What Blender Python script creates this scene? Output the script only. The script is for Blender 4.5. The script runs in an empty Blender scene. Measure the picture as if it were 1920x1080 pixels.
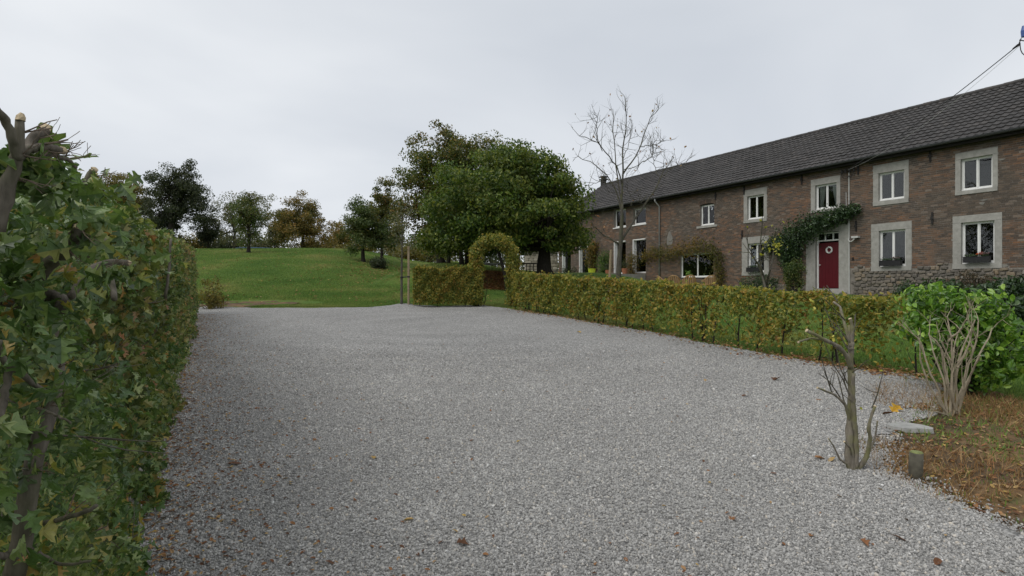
import bpy, bmesh, math, random
import numpy as np
from mathutils import Vector, Matrix
random.seed(11)
RNG = np.random.default_rng(11)
SC = bpy.context.scene
COL = SC.collection

# ------------------------------------------------------------------ camera
F = 1100.0            # focal length in photograph pixels (1920 wide)
HY = 541.0            # horizon row
CX = 960.0
cam = bpy.data.cameras.new("camera")
cam.sensor_width = 36.0
cam.lens = F / 1920 * 36
cam.clip_start = 0.02
cam.clip_end = 2000
camo = bpy.data.objects.new("camera", cam)
COL.objects.link(camo)
camo.location = (0, 0, 0)
camo.rotation_euler = (math.radians(90.0 + 0.05), 0, 0)
SC.camera = camo

# ------------------------------------------------------------------ world / light
SUN_EL, SUN_AZ = 52.0, -120.0      # elevation, compass angle of the sun (from +Y towards +X)
w = bpy.data.worlds.new("World")
SC.world = w
w.use_nodes = True
wn = w.node_tree
wn.nodes.clear()
def WN(t, **k):
    n = wn.nodes.new(t)
    for a, b in k.items(): setattr(n, a, b)
    return n
sky = WN("ShaderNodeTexSky", sky_type='NISHITA', sun_disc=False)
sky.sun_elevation = math.radians(SUN_EL)
sky.sun_rotation = math.radians(SUN_AZ)
sky.air_density = 1.0; sky.dust_density = 4.0
bg1 = WN("ShaderNodeBackground"); bg1.inputs[1].default_value = 0.07
wn.links.new(sky.outputs[0], bg1.inputs[0])
tc = WN("ShaderNodeTexCoord")
sep = WN("ShaderNodeSeparateXYZ"); wn.links.new(tc.outputs['Generated'], sep.inputs[0])
# project the direction on a cloud deck so the layers flatten towards the horizon
zz = WN("ShaderNodeMath", operation='MAXIMUM'); wn.links.new(sep.outputs[2], zz.inputs[0]); zz.inputs[1].default_value = 0.0
za = WN("ShaderNodeMath", operation='ADD'); wn.links.new(zz.outputs[0], za.inputs[0]); za.inputs[1].default_value = 0.22
dx = WN("ShaderNodeMath", operation='DIVIDE'); wn.links.new(sep.outputs[0], dx.inputs[0]); wn.links.new(za.outputs[0], dx.inputs[1])
dy = WN("ShaderNodeMath", operation='DIVIDE'); wn.links.new(sep.outputs[1], dy.inputs[0]); wn.links.new(za.outputs[0], dy.inputs[1])
cmb = WN("ShaderNodeCombineXYZ"); wn.links.new(dx.outputs[0], cmb.inputs[0]); wn.links.new(dy.outputs[0], cmb.inputs[1])
cmb.inputs[2].default_value = 3.7
nz = WN("ShaderNodeTexNoise"); nz.inputs['Scale'].default_value = 0.62; nz.inputs['Detail'].default_value = 5; nz.inputs['Roughness'].default_value = 0.45
nz.inputs['Distortion'].default_value = 0.4
wn.links.new(cmb.outputs[0], nz.inputs['Vector'])
cr = WN("ShaderNodeValToRGB"); wn.links.new(nz.outputs['Fac'], cr.inputs[0])
cr.color_ramp.elements[0].position = 0.34; cr.color_ramp.elements[0].color = (0.590, 0.630, 0.690, 1)
cr.color_ramp.elements[1].position = 0.66; cr.color_ramp.elements[1].color = (0.850, 0.875, 0.905, 1)
# slightly brighter towards the horizon
hr = WN("ShaderNodeMapRange"); wn.links.new(sep.outputs[2], hr.inputs[0])
hr.inputs[1].default_value = 0.0; hr.inputs[2].default_value = 0.55; hr.inputs[3].default_value = 0.97; hr.inputs[4].default_value = 0.87
bg2 = WN("ShaderNodeBackground")
wn.links.new(cr.outputs[0], bg2.inputs[0]); wn.links.new(hr.outputs[0], bg2.inputs[1])
mx = WN("ShaderNodeMixShader"); mx.inputs[0].default_value = 0.95
wn.links.new(bg1.outputs[0], mx.inputs[1]); wn.links.new(bg2.outputs[0], mx.inputs[2])
wo = WN("ShaderNodeOutputWorld"); wn.links.new(mx.outputs[0], wo.inputs[0])

sl = bpy.data.lights.new("sun", 'SUN'); sl.energy = 1.5; sl.angle = math.radians(40); sl.color = (1.0, 0.97, 0.92)
so = bpy.data.objects.new("sun", sl); COL.objects.link(so)
el, az = math.radians(SUN_EL), math.radians(SUN_AZ)
sd = Vector((math.cos(el) * math.sin(az), math.cos(el) * math.cos(az), math.sin(el)))
so.rotation_euler = sd.to_track_quat('Z', 'Y').to_euler()
SC.view_settings.view_transform = 'Standard'
SC.view_settings.look = 'None'
SC.view_settings.gamma = 1.0
SC.view_settings.use_curve_mapping = False
SC.view_settings.exposure = 0.22
SC.render.engine = 'CYCLES'
SC.cycles.max_bounces = 6
SC.cycles.diffuse_bounces = 3
SC.cycles.glossy_bounces = 3
SC.cycles.transmission_bounces = 6
SC.cycles.transparent_max_bounces = 8
SC.cycles.use_denoising = True

# ------------------------------------------------------------------ geometry helpers
def P(px, py, Y):
    """World point that stands at depth Y in the direction of photograph pixel (px, py)."""
    return np.array([(px - CX) / F * Y, Y, (HY - py) / F * Y])
SLOPE, CAMH = 0.052, 1.6
def smooth(a, b, x):
    t = np.clip((np.asarray(x, float) - a) / (b - a), 0, 1)
    return t * t * (3 - 2 * t)
def ground(x, y):
    x = np.asarray(x, float); y = np.asarray(y, float)
    base = -CAMH + SLOPE * np.minimum(y, 46.0)
    amp = 1.15 + 1.15 * smooth(-5.5, -13.0, x)
    amp = amp * smooth(3.0, -5.0, x) + 0.25 * smooth(-4.0, 3.0, x)
    hill = amp * (0.75 * smooth(19.0, 45.0, y) + 0.25 * smooth(19.0, 33.0, y))
    ter = (0.72 * smooth(26.4, 27.6, y) - 0.55 * smooth(29.0, 43.0, y)) * smooth(-6.5, -3.5, x) * smooth(9.0, 4.0, x)
    lump = 0.05 * np.sin(x * 0.55 + 1.0) * np.sin(y * 0.37) * smooth(20, 26, y)
    return base + hill + ter + lump
def GP(px, py, up=0.0):
    """Ground point (driveway plane) seen at a photograph pixel."""
    Y = CAMH / ((py - HY) / F + SLOPE)
    x = (px - CX) / F * Y
    return np.array([x, Y, -CAMH + SLOPE * Y + up])

class MB:
    def __init__(s):
        s.V = []; s.F = {}; s.n = 0
    def add(s, V, Fc):
        V = np.asarray(V, float).reshape(-1, 3); Fc = np.asarray(Fc, int)
        s.V.append(V); s.F.setdefault(Fc.shape[1], []).append(Fc + s.n); s.n += len(V)
    def box(s, c, h, R=None):
        V = np.array([[-1,-1,-1],[1,-1,-1],[1,1,-1],[-1,1,-1],[-1,-1,1],[1,-1,1],[1,1,1],[-1,1,1]], float) * np.asarray(h, float)
        if R is not None: V = V @ np.asarray(R).T
        s.add(V + np.asarray(c, float), [[0,3,2,1],[4,5,6,7],[0,1,5,4],[1,2,6,5],[2,3,7,6],[3,0,4,7]])
    def bb(s, x0, x1, y0, y1, z0, z1):
        s.box(((x0+x1)/2, (y0+y1)/2, (z0+z1)/2), (abs(x1-x0)/2, abs(y1-y0)/2, abs(z1-z0)/2))
    def tube(s, pts, rad, n=6, cap=True, bump=0.0):
        pts = np.asarray(pts, float); m = len(pts)
        rad = np.broadcast_to(np.asarray(rad, float), (m,)) if np.ndim(rad) == 0 else np.asarray(rad, float)
        T = np.gradient(pts, axis=0); T /= np.linalg.norm(T, axis=1, keepdims=True) + 1e-9
        up = np.array([0.13, 0.21, 0.97]) if abs(T[0][2]) < 0.9 else np.array([0.97, 0.1, 0.2])
        A = np.cross(T, up); A /= np.linalg.norm(A, axis=1, keepdims=True) + 1e-9
        B = np.cross(T, A)
        an = np.linspace(0, 2*math.pi, n, endpoint=False)
        rr = rad[:, None] * (1 + (bump * RNG.standard_normal((m, n)) if bump else 0))
        V = pts[:, None, :] + rr[..., None] * (np.cos(an)[None, :, None]*A[:, None, :] + np.sin(an)[None, :, None]*B[:, None, :])
        i = np.arange(m-1)[:, None]; j = np.arange(n)[None, :]; k = (j+1) % n
        Fq = np.stack([i*n+j, i*n+k, (i+1)*n+k, (i+1)*n+j], -1).reshape(-1, 4)
        s.add(V, Fq)
        if cap:
            b = s.n - m*n
            s.V.append(np.array([pts[0], pts[-1]])); s.n += 2
            jj = np.arange(n); kk = (jj+1) % n
            s.F.setdefault(3, []).append(np.stack([np.full(n, s.n-1), b+(m-1)*n+jj, b+(m-1)*n+kk], -1))
            s.F[3].append(np.stack([np.full(n, s.n-2), b+kk, b+jj], -1))
    def mesh(s, name, origin=(0, 0, 0), smooth_=False):
        me = bpy.data.meshes.new(name)
        V = np.concatenate(s.V) - np.asarray(origin, float)
        me.vertices.add(len(V)); me.vertices.foreach_set("co", V.astype(np.float32).ravel())
        loops, totals = [], []
        for k, L in s.F.items():
            A = np.concatenate(L); loops.append(A.ravel()); totals.append(np.full(len(A), k))
        loops = np.concatenate(loops); totals = np.concatenate(totals)
        me.loops.add(len(loops)); me.loops.foreach_set("vertex_index", loops.astype(np.int32))
        me.polygons.add(len(totals))
        me.polygons.foreach_set("loop_start", np.concatenate([[0], np.cumsum(totals)[:-1]]).astype(np.int32))
        me.polygons.foreach_set("loop_total", totals.astype(np.int32))
        me.polygons.foreach_set("use_smooth", np.full(len(totals), smooth_))
        me.update(calc_edges=True)
        return me
    def build(s, name, mat, parent=None, smooth_=False, origin=None):
        if origin is None:
            origin = (0, 0, 0) if parent is None else parent.get("_o", (0, 0, 0))
        me = s.mesh(name, origin, smooth_)
        me.materials.append(mat)
        return link(name, me, parent)
def link(name, me, parent=None, loc=None, rot=None, scl=None):
    o = bpy.data.objects.new(name, me); COL.objects.link(o)
    if parent is not None: o.parent = parent
    if loc is not None: o.location = loc
    if rot is not None: o.rotation_euler = rot
    if scl is not None: o.scale = scl
    return o
def tag(o, label=None, cat=None, group=None, kind=None):
    if label: o["label"] = label
    if cat: o["category"] = cat
    if group: o["group"] = group
    if kind: o["kind"] = kind
    return o
def thing(name, loc, label, cat, group=None, rz=0.0):
    """Empty at the base; children built with world coordinates minus its location (rz == 0)."""
    o = bpy.data.objects.new(name, None); COL.objects.link(o)
    o.empty_display_size = 0.2
    o.location = [float(v) for v in loc]; o.rotation_euler = (0, 0, rz)
    o["_o"] = [float(v) for v in loc] if rz == 0.0 else [0.0, 0.0, 0.0]
    return tag(o, label, cat, group)

# leaf templates: x along the leaf, y across, z up
T_RHOMB = (np.array([[0,0,0],[.45,.30,.07],[1,0,-.03],[.45,-.30,.07]]), np.array([[0,2,1],[0,3,2]]))
T_OVAL = (np.array([[0,0,0],[.28,.24,.06],[.68,.23,.05],[1,0,-.10],[.68,-.23,.05],[.28,-.24,.06]]),
          np.array([[0,2,1],[0,3,2],[0,5,4],[0,4,3]])[:, ::-1])
def lobed():
    half = [(0.0,0.0),(0.14,0.03),(0.22,0.10),(0.24,0.33),(0.36,0.40),(0.40,0.18),(0.46,0.11),(0.56,0.36),(0.68,0.40),(0.68,0.20),(0.74,0.13),(0.88,0.20),(0.99,0.07),(1.02,0.0)]
    mid = [(0.10,0),(0.20,0),(0.34,0),(0.44,0),(0.58,0),(0.70,0),(0.86,0)]
    V = []; Fc = []
    for sgn in (1, -1):
        b = len(V)
        for x, y in half: V.append((x, sgn*y, abs(y)*0.28 - 0.16*x*x + 0.05*math.sin(9*x+y*5)))
        m0 = len(V)
        for x, y in mid: V.append((x, 0, -0.16*x*x))
        tri = [(0,1,m0-b),(1,2,m0-b),(m0-b,2,m0+1-b),(2,3,4),(2,4,m0+1-b),(4,5,m0+1-b),(m0+1-b,5,m0+2-b),(5,6,m0+2-b),(m0+2-b,6,m0+3-b),
               (6,7,8),(6,8,m0+3-b),(8,9,m0+3-b),(m0+3-b,9,m0+4-b),(9,10,m0+4-b),(m0+4-b,10,m0+5-b),(10,11,m0+5-b),(m0+5-b,11,m0+6-b),(11,12,m0+6-b),(12,13,m0+6-b)]
        for t in tri:
            t = tuple(b+i for i in t)
            Fc.append(t if sgn < 0 else t[::-1])
    return np.array(V, float), np.array(Fc)
T_LOBED = lobed()
def lobed_s():
    V = [(0,0,0),(.12,.38,.12),(.34,.16,.03),(.52,.46,.14),(.70,.18,0),(1,0,-.12),(.70,-.18,0),(.52,-.46,.14),(.34,-.16,.03),(.12,-.38,.12)]
    Fc = [(0,2,1),(0,4,2),(2,4,3),(0,5,4),(0,6,5),(0,8,6),(8,7,6),(0,9,8)]
    return np.array(V, float), np.array(Fc)
T_LOBS = lobed_s()
T_BLADE = (np.array([[0,.5,0],[0,-.5,0],[.1,0,1.0]]), np.array([[0,1,2]]))
def nrm(v): return v / (np.linalg.norm(v, axis=-1, keepdims=True) + 1e-9)
def leaves(mb, C, size, T=T_RHOMB, out=None, bias=0.5, droop=0.25, jit=0.35):
    C = np.asarray(C, float); n = len(C)
    if n == 0: return
    N = RNG.standard_normal((n, 3))
    if out is not None: N = nrm(N)*(1-bias) + np.asarray(out)*bias
    N = nrm(N)
    D = RNG.standard_normal((n, 3)); D[:, 2] -= droop*2
    D = nrm(D - (D*N).sum(1, keepdims=True)*N)
    B = np.cross(N, D)
    s = (np.asarray(size) * (1 + jit*RNG.uniform(-1, 1, n)))[:, None, None]
    V = T[0]
    cen = C - D*0.5*s[:, :, 0]
    W = cen[:, None, :] + s*(V[None, :, 0:1]*D[:, None, :] + V[None, :, 1:2]*B[:, None, :] + V[None, :, 2:3]*N[:, None, :])
    k = len(V)
    Fc = (T[1][None] + (np.arange(n)*k)[:, None, None]).reshape(-1, T[1].shape[1])
    mb.add(W.reshape(-1, 3), Fc)
def curve(a, b, bend=0.15, n=6, up=0.0):
    a = np.asarray(a, float); b = np.asarray(b, float); L = np.linalg.norm(b-a)
    t = np.linspace(0, 1, n)[:, None]
    k = RNG.standard_normal(3)*bend*L; k[2] += up*L
    return a*(1-t) + b*t + 4*t*(1-t)*k*0.5
def resample(pts, n):
    pts = np.asarray(pts, float)
    d = np.concatenate([[0], np.cumsum(np.linalg.norm(np.diff(pts, axis=0), axis=1))])
    t = np.linspace(0, d[-1], n)
    return np.stack([np.interp(t, d, pts[:, i]) for i in range(3)], -1)
def smooth_poly(pts, n, it=2):
    p = resample(pts, n)
    for _ in range(it): p[1:-1] = (p[:-2] + 2*p[1:-1] + p[2:]) / 4
    return p

# ------------------------------------------------------------------ materials
def new_mat(name):
    m = bpy.data.materials.new(name); m.use_nodes = True
    nt = m.node_tree; nt.nodes.clear()
    return m, nt
def ramp(nt, stops, fac=None, interp='LINEAR'):
    r = nt.nodes.new("ShaderNodeValToRGB"); cr_ = r.color_ramp; cr_.interpolation = interp
    while len(cr_.elements) < len(stops): cr_.elements.new(0.5)
    for e, (p_, c) in zip(cr_.elements, stops):
        e.position = p_; e.color = (*c, 1)
    if fac is not None: nt.links.new(fac, r.inputs[0])
    return r.outputs[0]
def noise(nt, scale, detail=4, rough=0.55, vec=None, dist=0.0):
    n = nt.nodes.new("ShaderNodeTexNoise")
    n.inputs['Scale'].default_value = scale; n.inputs['Detail'].default_value = detail
    n.inputs['Roughness'].default_value = rough; n.inputs['Distortion'].default_value = dist
    if vec is not None: nt.links.new(vec, n.inputs['Vector'])
    return n.outputs['Fac']
def mixc(nt, fac, a, b, mode='MIX'):
    m = nt.nodes.new("ShaderNodeMix"); m.data_type = 'RGBA'; m.blend_type = mode
    for i, v in ((0, fac), (6, a), (7, b)):
        if isinstance(v, (int, float)): m.inputs[i].default_value = v
        elif isinstance(v, tuple): m.inputs[i].default_value = (*v, 1)
        else: nt.links.new(v, m.inputs[i])
    return m.outputs[2]
def mth(nt, op, a, b=None):
    m = nt.nodes.new("ShaderNodeMath"); m.operation = op
    for i, v in ((0, a), (1, b)):
        if v is None: continue
        if isinstance(v, (int, float)): m.inputs[i].default_value = v
        else: nt.links.new(v, m.inputs[i])
    return m.outputs[0]
def pos(nt, obj=False):
    if obj:
        return nt.nodes.new("ShaderNodeTexCoord").outputs['Object']
    return nt.nodes.new("ShaderNodeNewGeometry").outputs['Position']
def island(nt): return nt.nodes.new("ShaderNodeNewGeometry").outputs['Random Per Island']
def objrand(nt): return nt.nodes.new("ShaderNodeObjectInfo").outputs['Random']
def bumpn(nt, h, strength=0.3, dist=0.01):
    b = nt.nodes.new("ShaderNodeBump"); b.inputs['Strength'].default_value = strength; b.inputs['Distance'].default_value = dist
    nt.links.new(h, b.inputs['Height']); return b.outputs[0]
def finish(m, nt, col, rough=0.8, normal=None, metal=0.0, spec=0.5, transl=0.0, tcol=None):
    p = nt.nodes.new("ShaderNodeBsdfPrincipled")
    if isinstance(col, tuple): p.inputs['Base Color'].default_value = (*col, 1)
    else: nt.links.new(col, p.inputs['Base Color'])
    if isinstance(rough, (int, float)): p.inputs['Roughness'].default_value = rough
    else: nt.links.new(rough, p.inputs['Roughness'])
    p.inputs['Metallic'].default_value = metal
    p.inputs['Specular IOR Level'].default_value = spec
    if normal is not None: nt.links.new(normal, p.inputs['Normal'])
    o = nt.nodes.new("ShaderNodeOutputMaterial"); sh = p.outputs[0]
    if transl > 0:
        t = nt.nodes.new("ShaderNodeBsdfTranslucent")
        c = tcol if tcol is not None else col
        if isinstance(c, tuple): t.inputs[0].default_value = (*c, 1)
        else: nt.links.new(c, t.inputs[0])
        mxs = nt.nodes.new("ShaderNodeMixShader"); mxs.inputs[0].default_value = transl
        nt.links.new(sh, mxs.inputs[1]); nt.links.new(t.outputs[0], mxs.inputs[2]); sh = mxs.outputs[0]
    nt.links.new(sh, o.inputs[0])
    return m
def leaf_mat(name, stops, patch=None, pscale=0.5, rough=0.5, transl=0.3, patch_amt=1.0, obj=False, spec=0.35):
    m, nt = new_mat(name)
    c = ramp(nt, stops, objrand(nt) if obj else island(nt))
    if patch:
        f = noise(nt, pscale, 3, 0.6, pos(nt))
        f = ramp(nt, [(0.42, (0,0,0)), (0.62, (1,1,1))], f)
        c2 = ramp(nt, patch, objrand(nt) if obj else island(nt))
        c = mixc(nt, mth(nt, 'MULTIPLY', f, patch_amt), c, c2)
    bl = noise(nt, 45, 3, 0.6, pos(nt))
    c = mixc(nt, 1.0, c, ramp(nt, [(0.3, (0.72,0.72,0.72)), (0.7, (1.2,1.2,1.2))], bl), 'MULTIPLY')
    tcol = mixc(nt, 1.0, c, (1.35, 1.45, 0.75), 'MULTIPLY')
    return finish(m, nt, c, rough, None, 0, spec, transl, tcol)
def bark_mat(name, a, b, moss=None, scale=30, mossamt=0.5):
    m, nt = new_mat(name)
    mp = nt.nodes.new("ShaderNodeMapping"); mp.inputs['Scale'].default_value = (1, 1, 0.25)
    nt.links.new(pos(nt), mp.inputs[0])
    n1 = noise(nt, scale, 6, 0.65, mp.outputs[0])
    c = ramp(nt, [(0.3, a), (0.7, b)], n1)
    if moss:
        n2 = noise(nt, 6, 4, 0.6, pos(nt))
        c = mixc(nt, mth(nt, 'MULTIPLY', ramp(nt, [(0.45, (0,0,0)), (0.62, (1,1,1))], n2), mossamt), c, moss)
    return finish(m, nt, c, 0.9, bumpn(nt, n1, 0.5, 0.006), 0, 0.2)
def plain(name, col, rough=0.6, var=0.12, scale=8, metal=0.0, bump=0.0, spec=0.4, bscale=60):
    m, nt = new_mat(name)
    n1 = noise(nt, scale, 5, 0.6, pos(nt))
    lo = tuple(c*(1-var) for c in col); hi = tuple(min(1, c*(1+var)) for c in col)
    c = ramp(nt, [(0.3, lo), (0.7, hi)], n1)
    nb = bumpn(nt, noise(nt, bscale, 4, 0.6, pos(nt)), bump, 0.004) if bump else None
    return finish(m, nt, c, rough, nb, metal, spec)

def tyre_sweeps(nt, c):
    vm = nt.nodes.new("ShaderNodeVectorMath"); vm.operation = 'SUBTRACT'; nt.links.new(pos(nt), vm.inputs[0]); vm.inputs[1].default_value = (-1.6, 13.5, -0.9)
    ln = nt.nodes.new("ShaderNodeVectorMath"); ln.operation = 'LENGTH'; nt.links.new(vm.outputs[0], ln.inputs[0])
    wob = noise(nt, 0.6, 3, 0.6, pos(nt))
    d = mth(nt, 'ADD', ln.outputs['Value'], mth(nt, 'MULTIPLY', wob, 0.8))
    sn = mth(nt, 'SINE', mth(nt, 'MULTIPLY', d, 5.2))
    brk = mth(nt, 'MULTIPLY', ramp(nt, [(0.40, (0,0,0)), (0.62, (1,1,1))], noise(nt, 0.35, 2, 0.5, pos(nt))), ramp(nt, [(0.45, (1,1,1)), (0.75, (0,0,0))], mth(nt, 'DIVIDE', ln.outputs['Value'], 10.0)))
    return mixc(nt, brk, c, mixc(nt, 1.0, c, ramp(nt, [(0.0, (0.92,0.92,0.92)), (1.0, (1.05,1.05,1.05))], mth(nt, 'ADD', mth(nt, 'MULTIPLY', sn, 0.5), 0.5)), 'MULTIPLY'))
M = {}
# gravel bed under and beyond the loose stones
m, nt = new_mat("gravel_bed")
v = nt.nodes.new("ShaderNodeTexVoronoi"); v.inputs['Scale'].default_value = 52
nt.links.new(pos(nt), v.inputs['Vector'])
wht = nt.nodes.new("ShaderNodeSeparateColor"); nt.links.new(v.outputs['Color'], wht.inputs[0])
c = ramp(nt, [(0.0, (0.20,0.197,0.19)), (0.35, (0.29,0.285,0.274)), (0.7, (0.37,0.364,0.35)), (1.0, (0.50,0.49,0.47))], wht.outputs[0])
c = mixc(nt, 1.0, c, ramp(nt, [(0.0, (1.18,1.18,1.18)), (0.45, (1.0,1.0,1.0)), (0.85, (0.5,0.5,0.5))], mth(nt, 'MULTIPLY', v.outputs['Distance'], 1.25)), 'MULTIPLY')
big = noise(nt, 0.5, 5, 0.6, pos(nt))
c = mixc(nt, 1.0, c, ramp(nt, [(0.3, (0.88,0.88,0.88)), (0.7, (1.06,1.06,1.06))], big), 'MULTIPLY')
c = tyre_sweeps(nt, c)
M['gravel'] = finish(m, nt, c, 0.9, bumpn(nt, mth(nt, 'SUBTRACT', 1.0, v.outputs['Distance']), 0.9, 0.012), 0, 0.25)
m, nt = new_mat("gravel_stone")
c = ramp(nt, [(0.0, (0.19,0.187,0.18)), (0.3, (0.29,0.285,0.274)), (0.65, (0.375,0.368,0.352)), (0.92, (0.45,0.442,0.422)), (0.97, (0.50,0.45,0.38)), (1.0, (0.62,0.62,0.61))], objrand(nt))
n1 = noise(nt, 150, 3, 0.6, pos(nt))
c = mixc(nt, 1.0, c, ramp(nt, [(0.3, (0.8,0.8,0.8)), (0.7, (1.15,1.15,1.15))], n1), 'MULTIPLY')
c = mixc(nt, 1.0, c, ramp(nt, [(0.3, (0.94,0.94,0.94)), (0.7, (1.12,1.12,1.12))], noise(nt, 0.5, 5, 0.6, pos(nt))), 'MULTIPLY')
c = tyre_sweeps(nt, c)
M['stone'] = finish(m, nt, c, 0.85, None, 0, 0.3)

# lawn
m, nt = new_mat("lawn_soil")
n1 = noise(nt, 0.35, 5, 0.6, pos(nt)); n2 = noise(nt, 9, 5, 0.7, pos(nt))
c = ramp(nt, [(0.3, (0.060,0.115,0.022)), (0.5, (0.085,0.140,0.028)), (0.68, (0.150,0.165,0.048))], n1)
c = mixc(nt, 1.0, c, ramp(nt, [(0.25, (0.6,0.6,0.6)), (0.75, (1.3,1.3,1.3))], n2), 'MULTIPLY')
M['lawn'] = finish(m, nt, c, 0.95, bumpn(nt, noise(nt, 60, 4, 0.7, pos(nt)), 0.7, 0.03), 0, 0.1)
m, nt = new_mat("grass_blade")
n1 = noise(nt, 0.35, 5, 0.6, pos(nt))
c = ramp(nt, [(0.3, (0.100,0.185,0.036)), (0.5, (0.145,0.230,0.050)), (0.68, (0.25,0.275,0.085))], n1)
c = mixc(nt, 1.0, c, ramp(nt, [(0.0, (0.6,0.65,0.6)), (0.85, (1.25,1.2,1.2)), (1.0, (2.0,1.7,1.4))], island(nt)), 'MULTIPLY')
M['blade'] = finish(m, nt, c, 0.6, None, 0, 0.3, 0.3)
# bare soil bed with dead leaves
m, nt = new_mat("bed_soil")
n1 = noise(nt, 1.6, 6, 0.65, pos(nt)); n2 = noise(nt, 25, 5, 0.7, pos(nt))
c = ramp(nt, [(0.30, (0.055,0.042,0.030)), (0.48, (0.120,0.085,0.052)), (0.60, (0.18,0.115,0.060)), (0.70, (0.080,0.088,0.036))], n1)
c = mixc(nt, 1.0, c, ramp(nt, [(0.25, (0.5,0.5,0.5)), (0.75, (1.4,1.4,1.4))], n2), 'MULTIPLY')
M['soil'] = finish(m, nt, c, 0.95, bumpn(nt, n2, 0.9, 0.02), 0, 0.1)
DEAD = [(0.0,(0.10,0.045,0.022)),(0.3,(0.19,0.080,0.032)),(0.6,(0.30,0.15,0.060)),(0.85,(0.38,0.25,0.13)),(1.0,(0.45,0.30,0.08))]
M['dead'] = leaf_mat("dead_leaf", DEAD, transl=0.15, rough=0.7)
M['dead_one'] = leaf_mat("dead_leaf_single", DEAD, transl=0.15, rough=0.7, obj=True)
M['drygrass'] = leaf_mat("dry_grass", [(0,(0.16,0.085,0.035)),(0.6,(0.30,0.17,0.070)),(1,(0.42,0.30,0.15))], transl=0.2, rough=0.8)
M['yellow_leaf'] = leaf_mat("yellow_leaf", [(0,(0.55,0.30,0.03)),(1,(0.62,0.38,0.05))], obj=True)

HAW = [(0.0,(0.045,0.085,0.026)),(0.35,(0.080,0.145,0.042)),(0.7,(0.140,0.215,0.060)),(0.88,(0.24,0.30,0.12)),(0.96,(0.34,0.30,0.07)),(1.0,(0.34,0.15,0.055))]
HAW2 = [(0.0,(0.070,0.075,0.034)),(0.4,(0.14,0.16,0.045)),(0.75,(0.24,0.23,0.065)),(0.92,(0.27,0.18,0.085)),(1.0,(0.28,0.14,0.08))]
M['haw'] = leaf_mat("hawthorn_leaf", HAW, patch=[(0,(0.07,0.10,0.028)),(0.7,(0.17,0.20,0.05)),(1,(0.34,0.28,0.08))], pscale=2.0, transl=0.25, rough=0.42, patch_amt=0.7, spec=0.5)
M['haw_one'] = leaf_mat("hawthorn_leaf_single", HAW, transl=0.22, rough=0.42, obj=True, spec=0.5)
M['haw_far'] = leaf_mat("hawthorn_leaf_far", HAW2, patch=HAW, pscale=1.2, transl=0.25)
BEE = [(0.0,(0.050,0.070,0.016)),(0.22,(0.13,0.15,0.030)),(0.5,(0.30,0.25,0.042)),(0.74,(0.42,0.29,0.050)),(0.88,(0.36,0.17,0.045)),(1.0,(0.20,0.095,0.045))]
BEE2 = [(0.0,(0.075,0.110,0.022)),(0.45,(0.17,0.20,0.036)),(0.8,(0.30,0.28,0.055)),(1.0,(0.44,0.32,0.06))]
M['beech'] = leaf_mat("beech_leaf", BEE2, patch=BEE, pscale=1.1, transl=0.3, patch_amt=0.75)
M['beech_green'] = leaf_mat("beech_leaf_green", BEE2, patch=BEE, pscale=2.5, transl=0.3, patch_amt=0.6)
M['laurel'] = leaf_mat("laurel_leaf", [(0,(0.050,0.115,0.020)),(0.4,(0.11,0.235,0.032)),(0.8,(0.20,0.35,0.045)),(1,(0.33,0.46,0.08))], transl=0.3, rough=0.3, spec=0.6)
M['rhodo'] = leaf_mat("rhododendron_leaf", [(0,(0.016,0.036,0.014)),(0.6,(0.036,0.070,0.024)),(1,(0.07,0.12,0.035))], transl=0.15, rough=0.35, spec=0.5)
M['brownbush'] = leaf_mat("brown_bush_leaf", [(0,(0.035,0.035,0.020)),(0.6,(0.07,0.060,0.035)),(1,(0.13,0.08,0.045))], transl=0.15)
def tree_leaf(name, g, patch, ps=0.6, pa=0.8): return leaf_mat(name, g, patch=patch, pscale=ps, transl=0.28, patch_amt=pa)
G_DEEP = [(0,(0.030,0.065,0.014)),(0.5,(0.068,0.121,0.019)),(0.85,(0.128,0.189,0.027)),(1,(0.243,0.257,0.046))]
G_OLIVE = [(0,(0.044,0.060,0.016)),(0.5,(0.104,0.111,0.023)),(0.85,(0.195,0.137,0.034)),(1,(0.325,0.156,0.046))]
G_ORANGE = [(0,(0.074,0.068,0.019)),(0.5,(0.189,0.142,0.032)),(1,(0.365,0.203,0.043))]
G_GREEN = [(0,(0.036,0.085,0.018)),(0.5,(0.072,0.156,0.026)),(1,(0.143,0.234,0.042))]
G_DARK = [(0,(0.022,0.035,0.018)),(0.6,(0.043,0.059,0.027)),(1,(0.088,0.095,0.041))]
G_GREY = [(0,(0.077,0.088,0.050)),(0.6,(0.132,0.143,0.072)),(1,(0.209,0.198,0.099))]
M['t_dome'] = tree_leaf("dome_tree_leaf", G_DEEP, [(0,(0.045,0.075,0.012)),(1,(0.20,0.20,0.030))], 0.9, 0.7)
M['t_back'] = tree_leaf("tall_tree_leaf", G_OLIVE, G_DEEP, 0.4, 0.6)
M['t_orange'] = tree_leaf("orange_tree_leaf", G_ORANGE, [(0,(0.04,0.06,0.014)),(1,(0.12,0.13,0.03))], 0.5)
M['t_green'] = tree_leaf("green_tree_leaf", G_GREEN, G_DEEP, 0.6, 0.5)
M['t_lawn'] = tree_leaf('lawn_tree_leaf', [(0,(0.03,0.055,0.014)),(0.5,(0.065,0.105,0.024)),(1,(0.13,0.16,0.045))], G_OLIVE, 0.8, 0.5)
M['t_dark'] = tree_leaf("dark_tree_leaf", G_DARK, [(0,(0.03,0.04,0.015)),(1,(0.08,0.08,0.03))], 0.5, 0.4)
M['t_grey'] = tree_leaf("grey_tree_leaf", G_GREY, G_OLIVE, 0.5, 0.4)
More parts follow.
